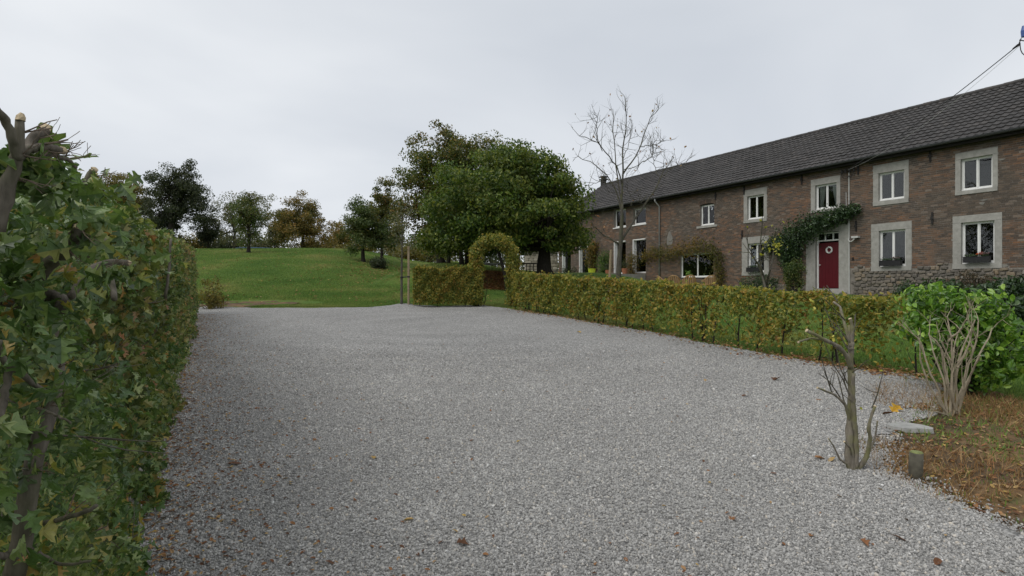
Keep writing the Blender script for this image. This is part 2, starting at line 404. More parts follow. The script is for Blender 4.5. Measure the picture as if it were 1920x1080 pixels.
M['t_yellow'] = tree_leaf("yellow_tree_leaf", [(0,(0.07,0.07,0.016)),(0.6,(0.16,0.13,0.028)),(1,(0.26,0.20,0.035))], G_OLIVE, 0.5, 0.5)
M['bark_dark'] = bark_mat("dark_bark", (0.014,0.012,0.010), (0.045,0.038,0.030))
M['bark_grey'] = bark_mat("grey_bark", (0.040,0.036,0.030), (0.115,0.104,0.086), (0.09,0.095,0.04))
M['bark_pale'] = bark_mat("pale_cut_shrub_bark", (0.18,0.150,0.105), (0.38,0.325,0.235))
M['bark_hedge'] = bark_mat("hedge_bark", (0.060,0.052,0.042), (0.20,0.175,0.145), (0.08,0.085,0.04), 40)
M['bark_twig'] = bark_mat("twig_bark", (0.08,0.06,0.045), (0.20,0.155,0.12), None, 60)
M['bark_prune'] = bark_mat("mossy_pruned_bark", (0.085,0.076,0.060), (0.25,0.22,0.175), (0.17,0.17,0.065), 35, 0.7)
M['cutwood'] = plain("fresh_cut_wood", (0.50,0.40,0.26), 0.8, 0.2, 40)
M['wood_post'] = plain("weathered_post_wood", (0.085,0.078,0.058), 0.9, 0.3, 20, bump=0.4)
M['wood_stake'] = plain("stake_wood", (0.26,0.20,0.13), 0.9, 0.2, 20, bump=0.3)
M['slab'] = plain("pale_stone_slab", (0.29,0.29,0.275), 0.9, 0.18, 14, bump=0.4)
M['black'] = plain("black_rubber", (0.015,0.015,0.016), 0.5)
# masonry
BR = [(0.0,(0.088,0.068,0.056)),(0.25,(0.112,0.080,0.062)),(0.5,(0.140,0.089,0.062)),(0.75,(0.172,0.100,0.064)),(0.93,(0.22,0.116,0.066)),(1.0,(0.22,0.18,0.145))]
BR2 = [(0.0,(0.084,0.069,0.058)),(0.4,(0.105,0.084,0.067)),(0.8,(0.135,0.102,0.078)),(1.0,(0.17,0.14,0.115))]
def brick_mat(name, single):
    m, nt = new_mat(name)
    r = objrand(nt) if single else island(nt)
    f = noise(nt, 0.55, 4, 0.6, pos(nt), 0.6)
    c = mixc(nt, ramp(nt, [(0.42, (0,0,0)), (0.60, (1,1,1))], f), ramp(nt, BR, r), ramp(nt, BR2, r))
    n2 = noise(nt, 35, 5, 0.65, pos(nt))
    c = mixc(nt, 1.0, c, ramp(nt, [(0.25, (0.72,0.72,0.72)), (0.75, (1.22,1.22,1.22))], n2), 'MULTIPLY')
    return finish(m, nt, c, 0.9, bumpn(nt, n2, 0.5, 0.006), 0, 0.2)
M['brick'] = brick_mat("old_brick", False); M['brick_one'] = brick_mat("old_brick_single", True)
M['mortar'] = plain("lime_mortar", (0.21,0.19,0.165), 0.95, 0.25, 3, bump=0.4)
def rubble_mat(name, single):
    m, nt = new_mat(name)
    r = objrand(nt) if single else island(nt)
    c = ramp(nt, [(0,(0.12,0.108,0.095)),(0.35,(0.155,0.138,0.117)),(0.7,(0.185,0.160,0.13)),(0.88,(0.225,0.172,0.115)),(1,(0.25,0.23,0.205))], r)
    n2 = noise(nt, 22, 5, 0.65, pos(nt))
    c = mixc(nt, 1.0, c, ramp(nt, [(0.25, (0.65,0.65,0.65)), (0.75, (1.3,1.3,1.3))], n2), 'MULTIPLY')
    return finish(m, nt, c, 0.92, bumpn(nt, n2, 0.6, 0.012), 0, 0.2)
M['rubble'] = rubble_mat("rubble_stone", False); M['rubble_one'] = rubble_mat("rubble_stone_single", True)
m, nt = new_mat("blue_limestone")
n1 = noise(nt, 5, 6, 0.65, pos(nt)); n2 = noise(nt, 80, 3, 0.6, pos(nt))
c = ramp(nt, [(0.25,(0.23,0.225,0.205)),(0.55,(0.32,0.31,0.285)),(0.8,(0.40,0.39,0.36))], n1)
c = mixc(nt, 1.0, c, ramp(nt, [(0.0,(0.9,0.9,0.9)),(1,(1.1,1.1,1.1))], island(nt)), 'MULTIPLY')
M['limestone'] = finish(m, nt, c, 0.85, bumpn(nt, n2, 0.4, 0.003), 0, 0.25)
M['plaster'] = plain("old_plaster", (0.19,0.18,0.16), 0.95, 0.2, 6, bump=0.4)
def tile_mat(name, single):
    m, nt = new_mat(name)
    r = objrand(nt) if single else island(nt)
    c = ramp(nt, [(0,(0.042,0.040,0.039)),(0.5,(0.050,0.047,0.046)),(0.9,(0.058,0.054,0.052)),(1,(0.070,0.063,0.059))], r)
    n1 = noise(nt, 0.8, 5, 0.6, pos(nt)); n2 = noise(nt, 14, 4, 0.6, pos(nt))
    c = mixc(nt, 1.0, c, ramp(nt, [(0.3,(0.8,0.8,0.8)),(0.7,(1.2,1.2,1.2))], n1), 'MULTIPLY')
    c = mixc(nt, mth(nt, 'MULTIPLY', ramp(nt, [(0.55,(0,0,0)),(0.75,(1,1,1))], n2), 0.35), c, (0.12,0.115,0.095))
    return finish(m, nt, c, 0.75, bumpn(nt, n2, 0.3, 0.004), 0, 0.3)
M['tile'] = tile_mat("roof_tile_grey", False); M['tile_one'] = tile_mat("roof_tile_grey_single", True)
M['deck'] = plain("roof_deck", (0.03,0.027,0.025), 0.9)
M['zinc'] = plain("dull_zinc", (0.30,0.305,0.30), 0.55, 0.12, 5, metal=0.0)
M['gutter'] = plain("dark_gutter_zinc", (0.06,0.062,0.065), 0.55, 0.2, 5, metal=0.2)
M['white'] = plain("white_window_paint", (0.74,0.74,0.72), 0.45, 0.04, 6)
M['offwhite'] = plain("white_cable_plastic", (0.50,0.50,0.48), 0.5, 0.1, 6)
M['doorred'] = plain("dark_red_door_paint", (0.090,0.008,0.013), 0.38, 0.06, 4)
M['iron'] = plain("black_wrought_iron", (0.02,0.018,0.017), 0.7)
M['room'] = plain("unlit_room_dark", (0.020,0.019,0.018), 0.9)  # near-black: the shade of the unlit rooms is put into the colour
M['curtain'] = plain("white_curtain", (0.62,0.62,0.60), 0.9, 0.06, 12)
M['blindgrey'] = plain("grey_blind", (0.24,0.25,0.26), 0.6, 0.08, 6)
M['flowerred'] = leaf_mat("red_orange_petal", [(0,(0.5,0.03,0.015)),(0.6,(0.65,0.10,0.02)),(1,(0.7,0.25,0.05))], transl=0.2)
M['flowerdull'] = leaf_mat("mauve_petal", [(0,(0.15,0.08,0.09)),(0.5,(0.22,0.14,0.15)),(1,(0.10,0.14,0.05))], transl=0.2)
M['wicker'] = plain("wicker", (0.36,0.22,0.10), 0.75, 0.25, 40, bump=0.5)
M['yellowbin'] = plain("yellow_green_plastic", (0.42,0.50,0.03), 0.5)
M['terracotta'] = plain("terracotta", (0.30,0.12,0.06), 0.85)
M['benchwood'] = plain("dark_bench_wood", (0.03,0.028,0.025), 0.8)
M['blue'] = plain("blue_trampoline_pad", (0.07,0.13,0.22), 0.6)
M['creosote'] = plain("dark_pole", (0.06,0.05,0.045), 0.9)
M['bluecap'] = plain("blue_insulator", (0.05,0.10,0.30), 0.35)
# glass: see-through with real reflections
m, nt = new_mat("window_glass")
fr = nt.nodes.new("ShaderNodeFresnel"); fr.inputs[0].default_value = 1.52
wv = noise(nt, 1.8, 2, 0.5, pos(nt))
bn = bumpn(nt, wv, 0.25, 0.02)
gl = nt.nodes.new("ShaderNodeBsdfGlossy"); gl.inputs['Roughness'].default_value = 0.015; gl.inputs['Color'].default_value = (1,1,1,1)
nt.links.new(bn, gl.inputs['Normal'])
tr = nt.nodes.new("ShaderNodeBsdfTransparent"); tr.inputs[0].default_value = (0.82,0.85,0.84,1)
ms = nt.nodes.new("ShaderNodeMixShader"); nt.links.new(fr.outputs[0], ms.inputs[0])
nt.links.new(tr.outputs[0], ms.inputs[1]); nt.links.new(gl.outputs[0], ms.inputs[2])
oo = nt.nodes.new("ShaderNodeOutputMaterial"); nt.links.new(ms.outputs[0], oo.inputs[0])
M['glass'] = m

# ================================================================== GROUND
def grid_sheet(name, xs, ys, zf, mat, keep=None):
    X, Y = np.meshgrid(xs, ys)
    Z = zf(X, Y)
    nx, ny = len(xs), len(ys)
    V = np.stack([X, Y, Z], -1).reshape(-1, 3)
    i = np.arange(ny-1)[:, None]; j = np.arange(nx-1)[None, :]
    Fq = np.stack([i*nx+j, i*nx+j+1, (i+1)*nx+j+1, (i+1)*nx+j], -1).reshape(-1, 4)
    if keep is not None:
        c = V[Fq].mean(1); Fq = Fq[keep(c[:, 0], c[:, 1])]
        used = np.unique(Fq); mp = np.zeros(len(V), int); mp[used] = np.arange(len(used)); V = V[used]; Fq = mp[Fq]
    mb = MB(); mb.add(V, Fq)
    return mb.build(name, mat, smooth_=True)
def in_poly(px, py, poly):
    poly = np.asarray(poly); inside = np.zeros(np.shape(px), bool); n = len(poly); j = n-1
    for i in range(n):
        xi, yi = poly[i]; xj, yj = poly[j]
        c = ((yi > py) != (yj > py)) & (px < (xj-xi)*(py-yi)/(yj-yi+1e-12)+xi)
        inside ^= c; j = i
    return inside
xs = np.concatenate([np.linspace(-700, -70, 12), np.arange(-66, 50, 0.75), np.linspace(60, 700, 12)])
ys = np.concatenate([np.linspace(-200, -12, 8), np.arange(-10, 80, 0.6), np.linspace(90, 900, 14)])
tag(grid_sheet("lawn_terrain", xs, ys, ground, M['lawn']), kind="structure")

# lines of the two hedges on the ground
LH = lambda Y: -1.93 - 0.516*(Y-2.95)
gl_pts = [GP(*p)[:2] for p in [(372,576),(430,578),(480,580),(560,579),(640,579),(700,578),(735,575),(756,571),(775,574),(820,576),(900,574),(947,580),
                               (1050,597),(1200,622),(1440,669),(1600,696),(1700,706),(1765,728),(1757,785),(1700,800),(1650,812),(1632,850),(1640,892),(1700,920),(1760,950),(1840,990),(1920,1030)]]
gl_pts += [np.array([3.4, 1.5]), np.array([4.0, -6.0]), np.array([-1.5, -6.0]), np.array([LH(0.0)-0.15, 0.0]), np.array([LH(3.0)-0.15, 3.0]), np.array([LH(16.6)-0.2, 16.6])]
GRAVEL = np.array(gl_pts)
def gravel_z(x, y):
    r1 = np.hypot(x+1.6, y-13.5)
    ruts = 0.010*np.sin(r1*4.2)*np.exp(-((r1-3.0)/2.4)**2) + 0.008*np.sin(x*3.0+y*0.8)*np.exp(-((y-8)/4.0)**2)
    mound = 0.12*np.exp(-(((x+3.45)/0.5)**2+((y-18.7)/0.45)**2))
    return -CAMH + SLOPE*y + 0.038 + ruts + mound + 0.006*np.sin(x*1.7)*np.sin(y*1.3)
def gkeep(x, y):
    jx = 0.05*np.sin(x*11.0+y*7.0); jy = 0.05*np.sin(y*13.0-x*5.0)
    return in_poly(x+jx, y+jy, GRAVEL)
tag(grid_sheet("gravel_driveway", np.arange(-10.5, 7.5, 0.07), np.arange(-6, 20, 0.07), gravel_z, M['gravel'], gkeep), kind="structure")

# soil bed on the right, in front of the shrubs
BED = np.array([GP(*p)[:2] for p in [(1640,730),(1700,712),(1760,722),(1850,735),(1960,770),(2100,800),(2300,900),(2300,1200)]] + [np.array([3.2,1.6])] +
               [GP(*p)[:2] for p in [(1920,1040),(1760,955),(1640,895),(1600,850),(1640,790)]])
def bed_z(x, y):
    return -CAMH + SLOPE*y + 0.008 + 0.035*smooth(2.0, 3.6, x - 0.35*(y-3))*(0.6+0.5*np.sin(x*2.3)*np.sin(y*2.9)) + 0.012*np.sin(x*7)*np.sin(y*9)
tag(grid_sheet("soil_bed", np.arange(1.5, 9, 0.06), np.arange(1.5, 9.5, 0.06), bed_z, M['soil'], lambda x, y: in_poly(x+0.05*np.sin(y*9), y+0.05*np.sin(x*9), BED)), kind="structure")
# bare patches at the foot of the lawn and the hedge strip
def patch(name, cx, cy, rx, ry, up=0.01):
    def kp(x, y):
        a = np.arctan2(y-cy, x-cx)
        return ((x-cx)/rx)**2 + ((y-cy)/ry)**2 < 1 + 0.35*np.sin(3*a+cx) + 0.2*np.sin(7*a)
    tag(grid_sheet(name, np.arange(cx-rx*1.4, cx+rx*1.4, 0.1), np.arange(cy-ry*1.4, cy+ry*1.4, 0.1), lambda x, y: ground(x, y)+up+0.02*np.sin(x*5)*np.sin(y*6), M['soil'], kp), kind="structure")
patch("bare_soil", -8.8, 20.3, 1.6, 0.6)
patch("bare_soil", -9.8, 19.6, 1.3, 1.2)
patch("leafy_soil", -0.55, 26.95, 1.5, 0.75, 0.02)

# loose gravel stones: instanced on points (one object of stuff)
def rock_mesh(seed, n=1):
    bm = bmesh.new(); bmesh.ops.create_icosphere(bm, subdivisions=1, radius=1.0)
    r = random.Random(seed); k = (r.uniform(.8,1.2), r.uniform(.6,.9), r.uniform(.45,.7))
    for v in bm.verts:
        f = r.uniform(0.68, 1.18); v.co = Vector((v.co.x*k[0]*f, v.co.y*k[1]*f, v.co.z*k[2]*f))
    me = bpy.data.meshes.new("gravel_pebble"); bm.to_mesh(me); bm.free(); me.materials.append(M['stone']); return me
rcol = bpy.data.collections.new("pebble_sources")
for k in range(5):
    rcol.objects.link(bpy.data.objects.new("gravel_pebble", rock_mesh(k+3)))
def scatter_nodes(name, colx, smin, smax, flat=False):
    ng = bpy.data.node_groups.new(name, 'GeometryNodeTree')
    ng.interface.new_socket(name="Geometry", in_out='INPUT', socket_type='NodeSocketGeometry')
    ng.interface.new_socket(name="Geometry", in_out='OUTPUT', socket_type='NodeSocketGeometry')
    N = ng.nodes.new; L = ng.links.new
    gi = N("NodeGroupInput"); go = N("NodeGroupOutput")
    ip = N("GeometryNodeInstanceOnPoints"); ci = N("GeometryNodeCollectionInfo")
    ci.inputs[0].default_value = colx; ci.inputs['Separate Children'].default_value = True; ci.inputs['Reset Children'].default_value = True
    rv = N("FunctionNodeRandomValue"); rv.data_type = 'FLOAT_VECTOR'
    rv.inputs[0].default_value = (-0.7, -0.7, 0) if flat else (-3.1, -3.1, -3.1); rv.inputs[1].default_value = (0.7, 0.7, 6.3) if flat else (3.1, 3.1, 3.1)
    na = N("GeometryNodeInputNamedAttribute"); na.data_type = 'FLOAT'; na.inputs['Name'].default_value = "sz"
    L(gi.outputs[0], ip.inputs['Points']); L(ci.outputs[0], ip.inputs['Instance']); ip.inputs['Pick Instance'].default_value = True
    L(rv.outputs[0], ip.inputs['Rotation']); L(na.outputs[0], ip.inputs['Scale'])
    L(ip.outputs[0], go.inputs[0]); return ng
def points_object(name, pts, sz, ng):
    me = bpy.data.meshes.new(name); me.vertices.add(len(pts)); me.vertices.foreach_set("co", np.asarray(pts, np.float32).ravel())
    at = me.attributes.new("sz", 'FLOAT', 'POINT'); at.data.foreach_set("value", np.asarray(sz, np.float32))
    o = link(name, me); md = o.modifiers.new("scatter", 'NODES'); md.node_group = ng; return o
nst = 430000
yy = 2.0 + 9.0*RNG.random(nst*2)**1.15
xx = RNG.uniform(-1.0, 0.95, nst*2)*yy
keepm = in_poly(xx, yy, GRAVEL) & (RNG.random(nst*2) < np.clip((yy/5.0), 0.25, 1.0)*smooth(11.2, 7.0, yy))
xx, yy = xx[keepm][:nst], yy[keepm][:nst]
zz_ = gravel_z(xx, yy) + RNG.uniform(-0.004, 0.006, len(xx))
szz = RNG.gamma(9, 1/9, len(xx))*0.0074*(1+0.035*np.clip(yy-5, 0, 6))
gs = points_object("loose_gravel", np.stack([xx, yy, zz_], -1), szz, scatter_nodes("gravel_scatter", rcol, 0, 1))
tag(gs, "loose grey crushed stone covering the driveway", "gravel", kind="stuff")

xs_e = []
E = [GP(*p)[:2] for p in [(1650,812),(1632,850),(1640,892),(1700,920),(1760,950),(1840,990),(1930,1035)]]
for k in range(5200):
    i = RNG.integers(len(E)-1); f = RNG.random(); q = E[i]*(1-f)+E[i+1]*f; xs_e.append((q[0]+RNG.exponential(.07), q[1]+RNG.normal(0, .07)))
xs_e = np.array(xs_e); ze = -CAMH+SLOPE*xs_e[:, 1]+0.03
tag(points_object("spilled_gravel", np.column_stack([xs_e, ze]), RNG.gamma(9, 1/9, len(xs_e))*0.0074, gs.modifiers[0].node_group), "loose grey stones spilling over the edge of the soil bed", "gravel", kind="stuff")
# ================================================================== GRASS
def grass(name, n, region, h, wdt, label, mat='blade', zf=ground, lean=0.5):
    x, y = region(n); z = zf(x, y) - 0.004
    a = RNG.uniform(0, 2*math.pi, len(x)); hh = h*RNG.uniform(0.5, 1.3, len(x)); ww = wdt*RNG.uniform(0.7, 1.3, len(x))
    dx_, dy_ = np.cos(a)*ww/2, np.sin(a)*ww/2
    la, lm = RNG.uniform(0, 2*math.pi, len(x)), hh*lean*RNG.random(len(x))
    V = np.stack([np.stack([x-dx_, y-dy_, z], -1), np.stack([x+dx_, y+dy_, z], -1), np.stack([x+np.cos(la)*lm, y+np.sin(la)*lm, z+hh], -1)], 1)
    mb = MB(); mb.add(V.reshape(-1, 3), np.arange(len(x)*3).reshape(-1, 3))
    return tag(mb.build(name, M[mat]), label, "grass", kind="stuff")
def reg_lawn(n):
    y = 19.0 + 27*RNG.random(n)**1.7; u = RNG.uniform(-0.80, 0.06, n)
    x = u*y; k = ~in_poly(x, y+0.05, GRAVEL) & ~(((x+8.6)/2.0)**2+((y-20.6)/0.9)**2 < 1) & ~(((x+9.8)/1.3)**2+((y-19.6)/1.2)**2 < 1) | (RNG.random(n) < 0.0)
    k &= ~in_poly(x, y, GRAVEL)
    return x[k], y[k]
grass("lawn_grass", 400000, reg_lawn, 0.05, 0.022, "short green lawn grass covering the rising slope")
def reg_right(n):
    y = 2.5 + 23*RNG.random(n)**1.2; u = RNG.uniform(-0.05, 1.5, n); x = u*y
    k = ~in_poly(x, y, GRAVEL) & (~in_poly(x, y, BED) | (RNG.random(n) < 0.06)) & ((x-13.86)*0.873+(y-25.8)*0.488 < -0.2)
    return x[k], y[k]
grass("garden_grass", 380000, reg_right, 0.05, 0.016, "green grass between the beech hedge and the farmhouse")

# ================================================================== FARMHOUSE
HX, HYY = 13.86, 25.8
HA = math.atan2(-0.873, 0.488)
house = thing("farmhouse", (HX, HYY, 0.0), "long two-storey brown brick farmhouse with a grey tiled roof and red door", "house", rz=HA)
def S_of(px): u = (px-CX)/F; return (HYY*u-HX)/(0.488+0.873*u)
def Z_of(s, py): return (HY-py)/F*(HYY-0.873*s)
SL, SR = -21.2, 13.5         # ends along the facade
ZB, ZT = -1.3, 5.34
# openings: s0, s1, z0, z1
def rect(l, t, r, b):
    s0, s1 = S_of(l), S_of(r); return [s0, s1, Z_of(s0, b), Z_of(s0, t)]
WINS = [  # surround (or None), frame, kind
    (rect(1791.7,288.9,1871.4,366.8), rect(1801.5,299,1861.6,358.5), 'stone'),
    (rect(1786.7,406.5,1879.4,504.6), rect(1802.4,417.8,1865.2,494.8), 'stone'),
    (rect(1637.7,311.2,1704.5,387), rect(1647.5,325.3,1696,377.6), 'stone'),
    (rect(1634,421.3,1710,508.7), rect(1648.2,433,1698.4,500.4), 'stone'),
    (rect(1520.9,337.6,1576,399.8), rect(1528.7,348,1569,394), 'curtain'),
    (rect(1394.9,358,1438.3,419), rect(1401.3,368.7,1432.4,412.6), 'stone'),
    (rect(1391.5,445.8,1441.8,517), rect(1402,457.3,1433,511), 'stone'),
]
def mkwin(fr): return fr
openings = []
for sr, fr_, k in WINS: openings.append(sr)
DOOR = [-0.58, 0.58, 0.0, 2.42]; DS = [-0.98, 1.02, -0.15, 2.75]
openings.append(DS)
ARCHW = rect(1312.8,383.8,1339.3,423.9); openings.append(ARCHW)
TWIN = rect(1275.7,477,1337.8,521); openings.append(TWIN)
FARS = [rect(1187.3,392,1211,422), rect(1151.2,394.4,1173.5,427.4)]
FARD = [rect(1186.6,449.3,1211,510), rect(1151.2,453.4,1173.5,513), rect(1086,463,1103,514), rect(1054.2,464.2,1070.5,514)]
for r in FARD: r[2] = 0.95
openings += FARS + FARD
def clear(s0, s1, z0, z1, eps=0.0):
    for o in openings:
        if s1 > o[0]+eps and s0 < o[1]-eps and z1 > o[2]+eps and z0 < o[3]-eps: return False
    return True
# wall core: cells of a grid cut by the openings, 0.45 m thick
cs = sorted(set([SL, SR] + [v for o in openings for v in o[:2]])); cz = sorted(set([ZB, ZT] + [v for o in openings for v in o[2:]]))
wall = MB()
for a, b in zip(cs[:-1], cs[1:]):
    run = None
    for c_, d_ in zip(cz[:-1], cz[1:]):
        ok = clear(a, b, c_, d_, 1e-4)
        if ok: run = [c_, d_] if run is None else [run[0], d_]
        if (not ok or d_ == cz[-1]) and run is not None:
            wall.bb(a, b, 0, 0.45, run[0], run[1]); run = None
wall.bb(SL, SL+0.45, 0.45, 8.4, ZB, ZT); wall.bb(SR-0.45, SR, 0.45, 8.4, ZB, ZT); wall.bb(SL, SR, 8.4, 8.8, ZB, ZT)
# gable triangle at the far end
for xg in (SL+0.02, SR-0.42):
    V = [(xg,0,ZT),(xg,8.8,ZT),(xg,4.4,8.0),(xg+0.4,0,ZT),(xg+0.4,8.8,ZT),(xg+0.4,4.4,8.0)]
    wall.add(V, [[0,2,1],[3,4,5]]); wall.add(V, [[0,3,5,2],[1,2,5,4]])
wall.build("wall", M['mortar'], house)
rm = MB(); rm.bb(SL+0.5, SR-0.5, 0.95, 1.0, ZB, ZT); rm.bb(SL+0.5, SR-0.5, 0.46, 0.94, 2.72, 2.80); rm.build("dark_room_backing", M['room'], house)  # dark backing panel and floor strip stand in for the unlit rooms

# bricks
PL_R, PL_L = 0.82, 0.45      # top of the rubble plinth right / left of the door
def plinth_top(s):
    j = 0.10*math.sin(s*1.7)+0.06*math.sin(s*4.1+1)
    if s > 0.9: return PL_R + j
    if s > -13.2: return PL_L + j*0.6 - 0.25
    return ZB
CH, BL = 0.0745, 0.222
bricks = []
z = ZB; row = 0
while z < ZT-0.03:
    s = SL + (0 if row % 2 else -BL/2) + random.uniform(-0.01, 0.01)
    while s < SR:
        e = s + BL + random.uniform(-0.004, 0.004)
        if z+CH/2 > plinth_top((s+e)/2):
            segs = [(max(s, SL), min(e, SR))]
            for o in openings:
                if z+CH*0.7 > o[2] and z+CH*0.3 < o[3]:
                    ns = []
                    for a, b in segs:
                        if b <= o[0] or a >= o[1]: ns.append((a, b)); continue
                        if a < o[0]: ns.append((a, o[0]))
                        if b > o[1]: ns.append((o[1], b))
                    segs = ns
            for a, b in segs:
                if b-a > 0.05: bricks.append((a+0.006, b-0.006, z+0.0075, z+CH-0.0075))
        s = e
    z += CH; row += 1
bricks = np.array(bricks)
full = np.where((bricks[:, 1]-bricks[:, 0] > 0.2) & (bricks[:, 0] < 6.75) & (bricks[:, 2] > 0.9))[0]
pick = full[np.argsort(-bricks[full, 0])][:298]
isone = np.zeros(len(bricks), bool); isone[pick] = True
ob = MB(); ob.box((0, 0, 0), (0.106, 0.02, 0.031))
bme = ob.mesh("brick"); bme.materials.append(M['brick_one'])
for i in pick:
    a, b, c_, d_ = bricks[i]
    link("brick", bme, house, ((a+b)/2, 0.012+random.uniform(-0.005, 0.003), (c_+d_)/2), (random.uniform(-.01,.01), random.uniform(-.006,.006), random.uniform(-.006,.006)))
rest = bricks[~isone]
n = len(rest); pr = RNG.uniform(-0.011, -0.004, n)
x0, x1, z0, z1 = rest.T; jz = RNG.uniform(-0.0015, 0.0015, n)
y0 = pr; y1 = np.full(n, 0.03)
V = np.stack([np.stack([x0,y0,z0+jz],-1), np.stack([x1,y0,z0-jz],-1), np.stack([x1,y0,z1-jz],-1), np.stack([x0,y0,z1+jz],-1),
              np.stack([x0,y1,z0],-1), np.stack([x1,y1,z0],-1), np.stack([x1,y1,z1],-1), np.stack([x0,y1,z1],-1)], 1)
Fb = np.array([[0,1,2,3],[3,2,6,7],[0,4,5,1],[1,5,6,2],[0,3,7,4]])
bmb = MB(); bmb.add(V.reshape(-1, 3), (Fb[None] + (np.arange(n)*8)[:, None, None]).reshape(-1, 4))
tag(bmb.build("brickwork", M['brick'], house), kind="stuff")
# rubble plinth stones
rr_ = random.Random(5); stones = []
z = -0.75
while z < 1.1:
    h = rr_.uniform(0.09, 0.16); s = -13.0 + rr_.random()*0.2
    while s < 12.5:
        wdt = rr_.uniform(0.12, 0.34)
        if z + h*0.6 < plinth_top(s+wdt/2) and clear(s, s+wdt, z, z+h): stones.append((s, s+wdt, z, z+h))
        s += wdt
    z += h
def stone_geo(w_, h_, r):
    bm = bmesh.new(); bmesh.ops.create_cube(bm, size=1.0)
    bmesh.ops.bevel(bm, geom=bm.edges[:], offset=0.16, segments=1, affect='EDGES')
    for v in bm.verts: v.co = Vector((v.co.x*w_*r.uniform(.88,1.02), v.co.y*0.12, v.co.z*h_*r.uniform(.86,1.02)))
    bm.verts.index_update()
    V = np.array([v.co[:] for v in bm.verts]); Fs = [[v.index for v in f.verts] for f in bm.faces]; bm.free(); return V, Fs
stone_meshes = []
for k in range(8):
    V, Fs = stone_geo(0.93, 0.9, rr_)
    t = MB()
    for f in Fs: t.add(V[f], [list(range(len(f)))])
    me = bpy.data.meshes.new("rubble_stone"); me.from_pydata(V.tolist(), [], Fs); me.materials.append(M['rubble_one']); stone_meshes.append(me)
vis = sorted([q for q in stones if q[0] < 7.2], key=lambda q: -(q[0] + q[2]*3))
for q in vis[:290]:
    link("rubble_stone", rr_.choice(stone_meshes), house, ((q[0]+q[1])/2, 0.0+rr_.uniform(-.025,.02), (q[2]+q[3])/2+rr_.uniform(-.035,.035)), (rr_.uniform(-.06,.06), rr_.uniform(-.22,.22), 0), ((q[1]-q[0])*rr_.uniform(.8,1.1), 1, (q[3]-q[2])*rr_.uniform(.75,1.25)))
rest_q = vis[290:] + [q for q in stones if q[0] >= 7.2]
if rest_q:
    t = MB()
    for q in rest_q:
        V, Fs = stone_geo(q[1]-q[0], q[3]-q[2], rr_)
        V = V + np.array([(q[0]+q[1])/2, rr_.uniform(-.02,.012), (q[2]+q[3])/2]); b = t.n; t.V.append(V); t.n += len(V)
        for f in Fs: t.F.setdefault(len(f), []).append(np.array([f])+b)
    tag(t.build("rubble_masonry", M['rubble'], house), kind="stuff")

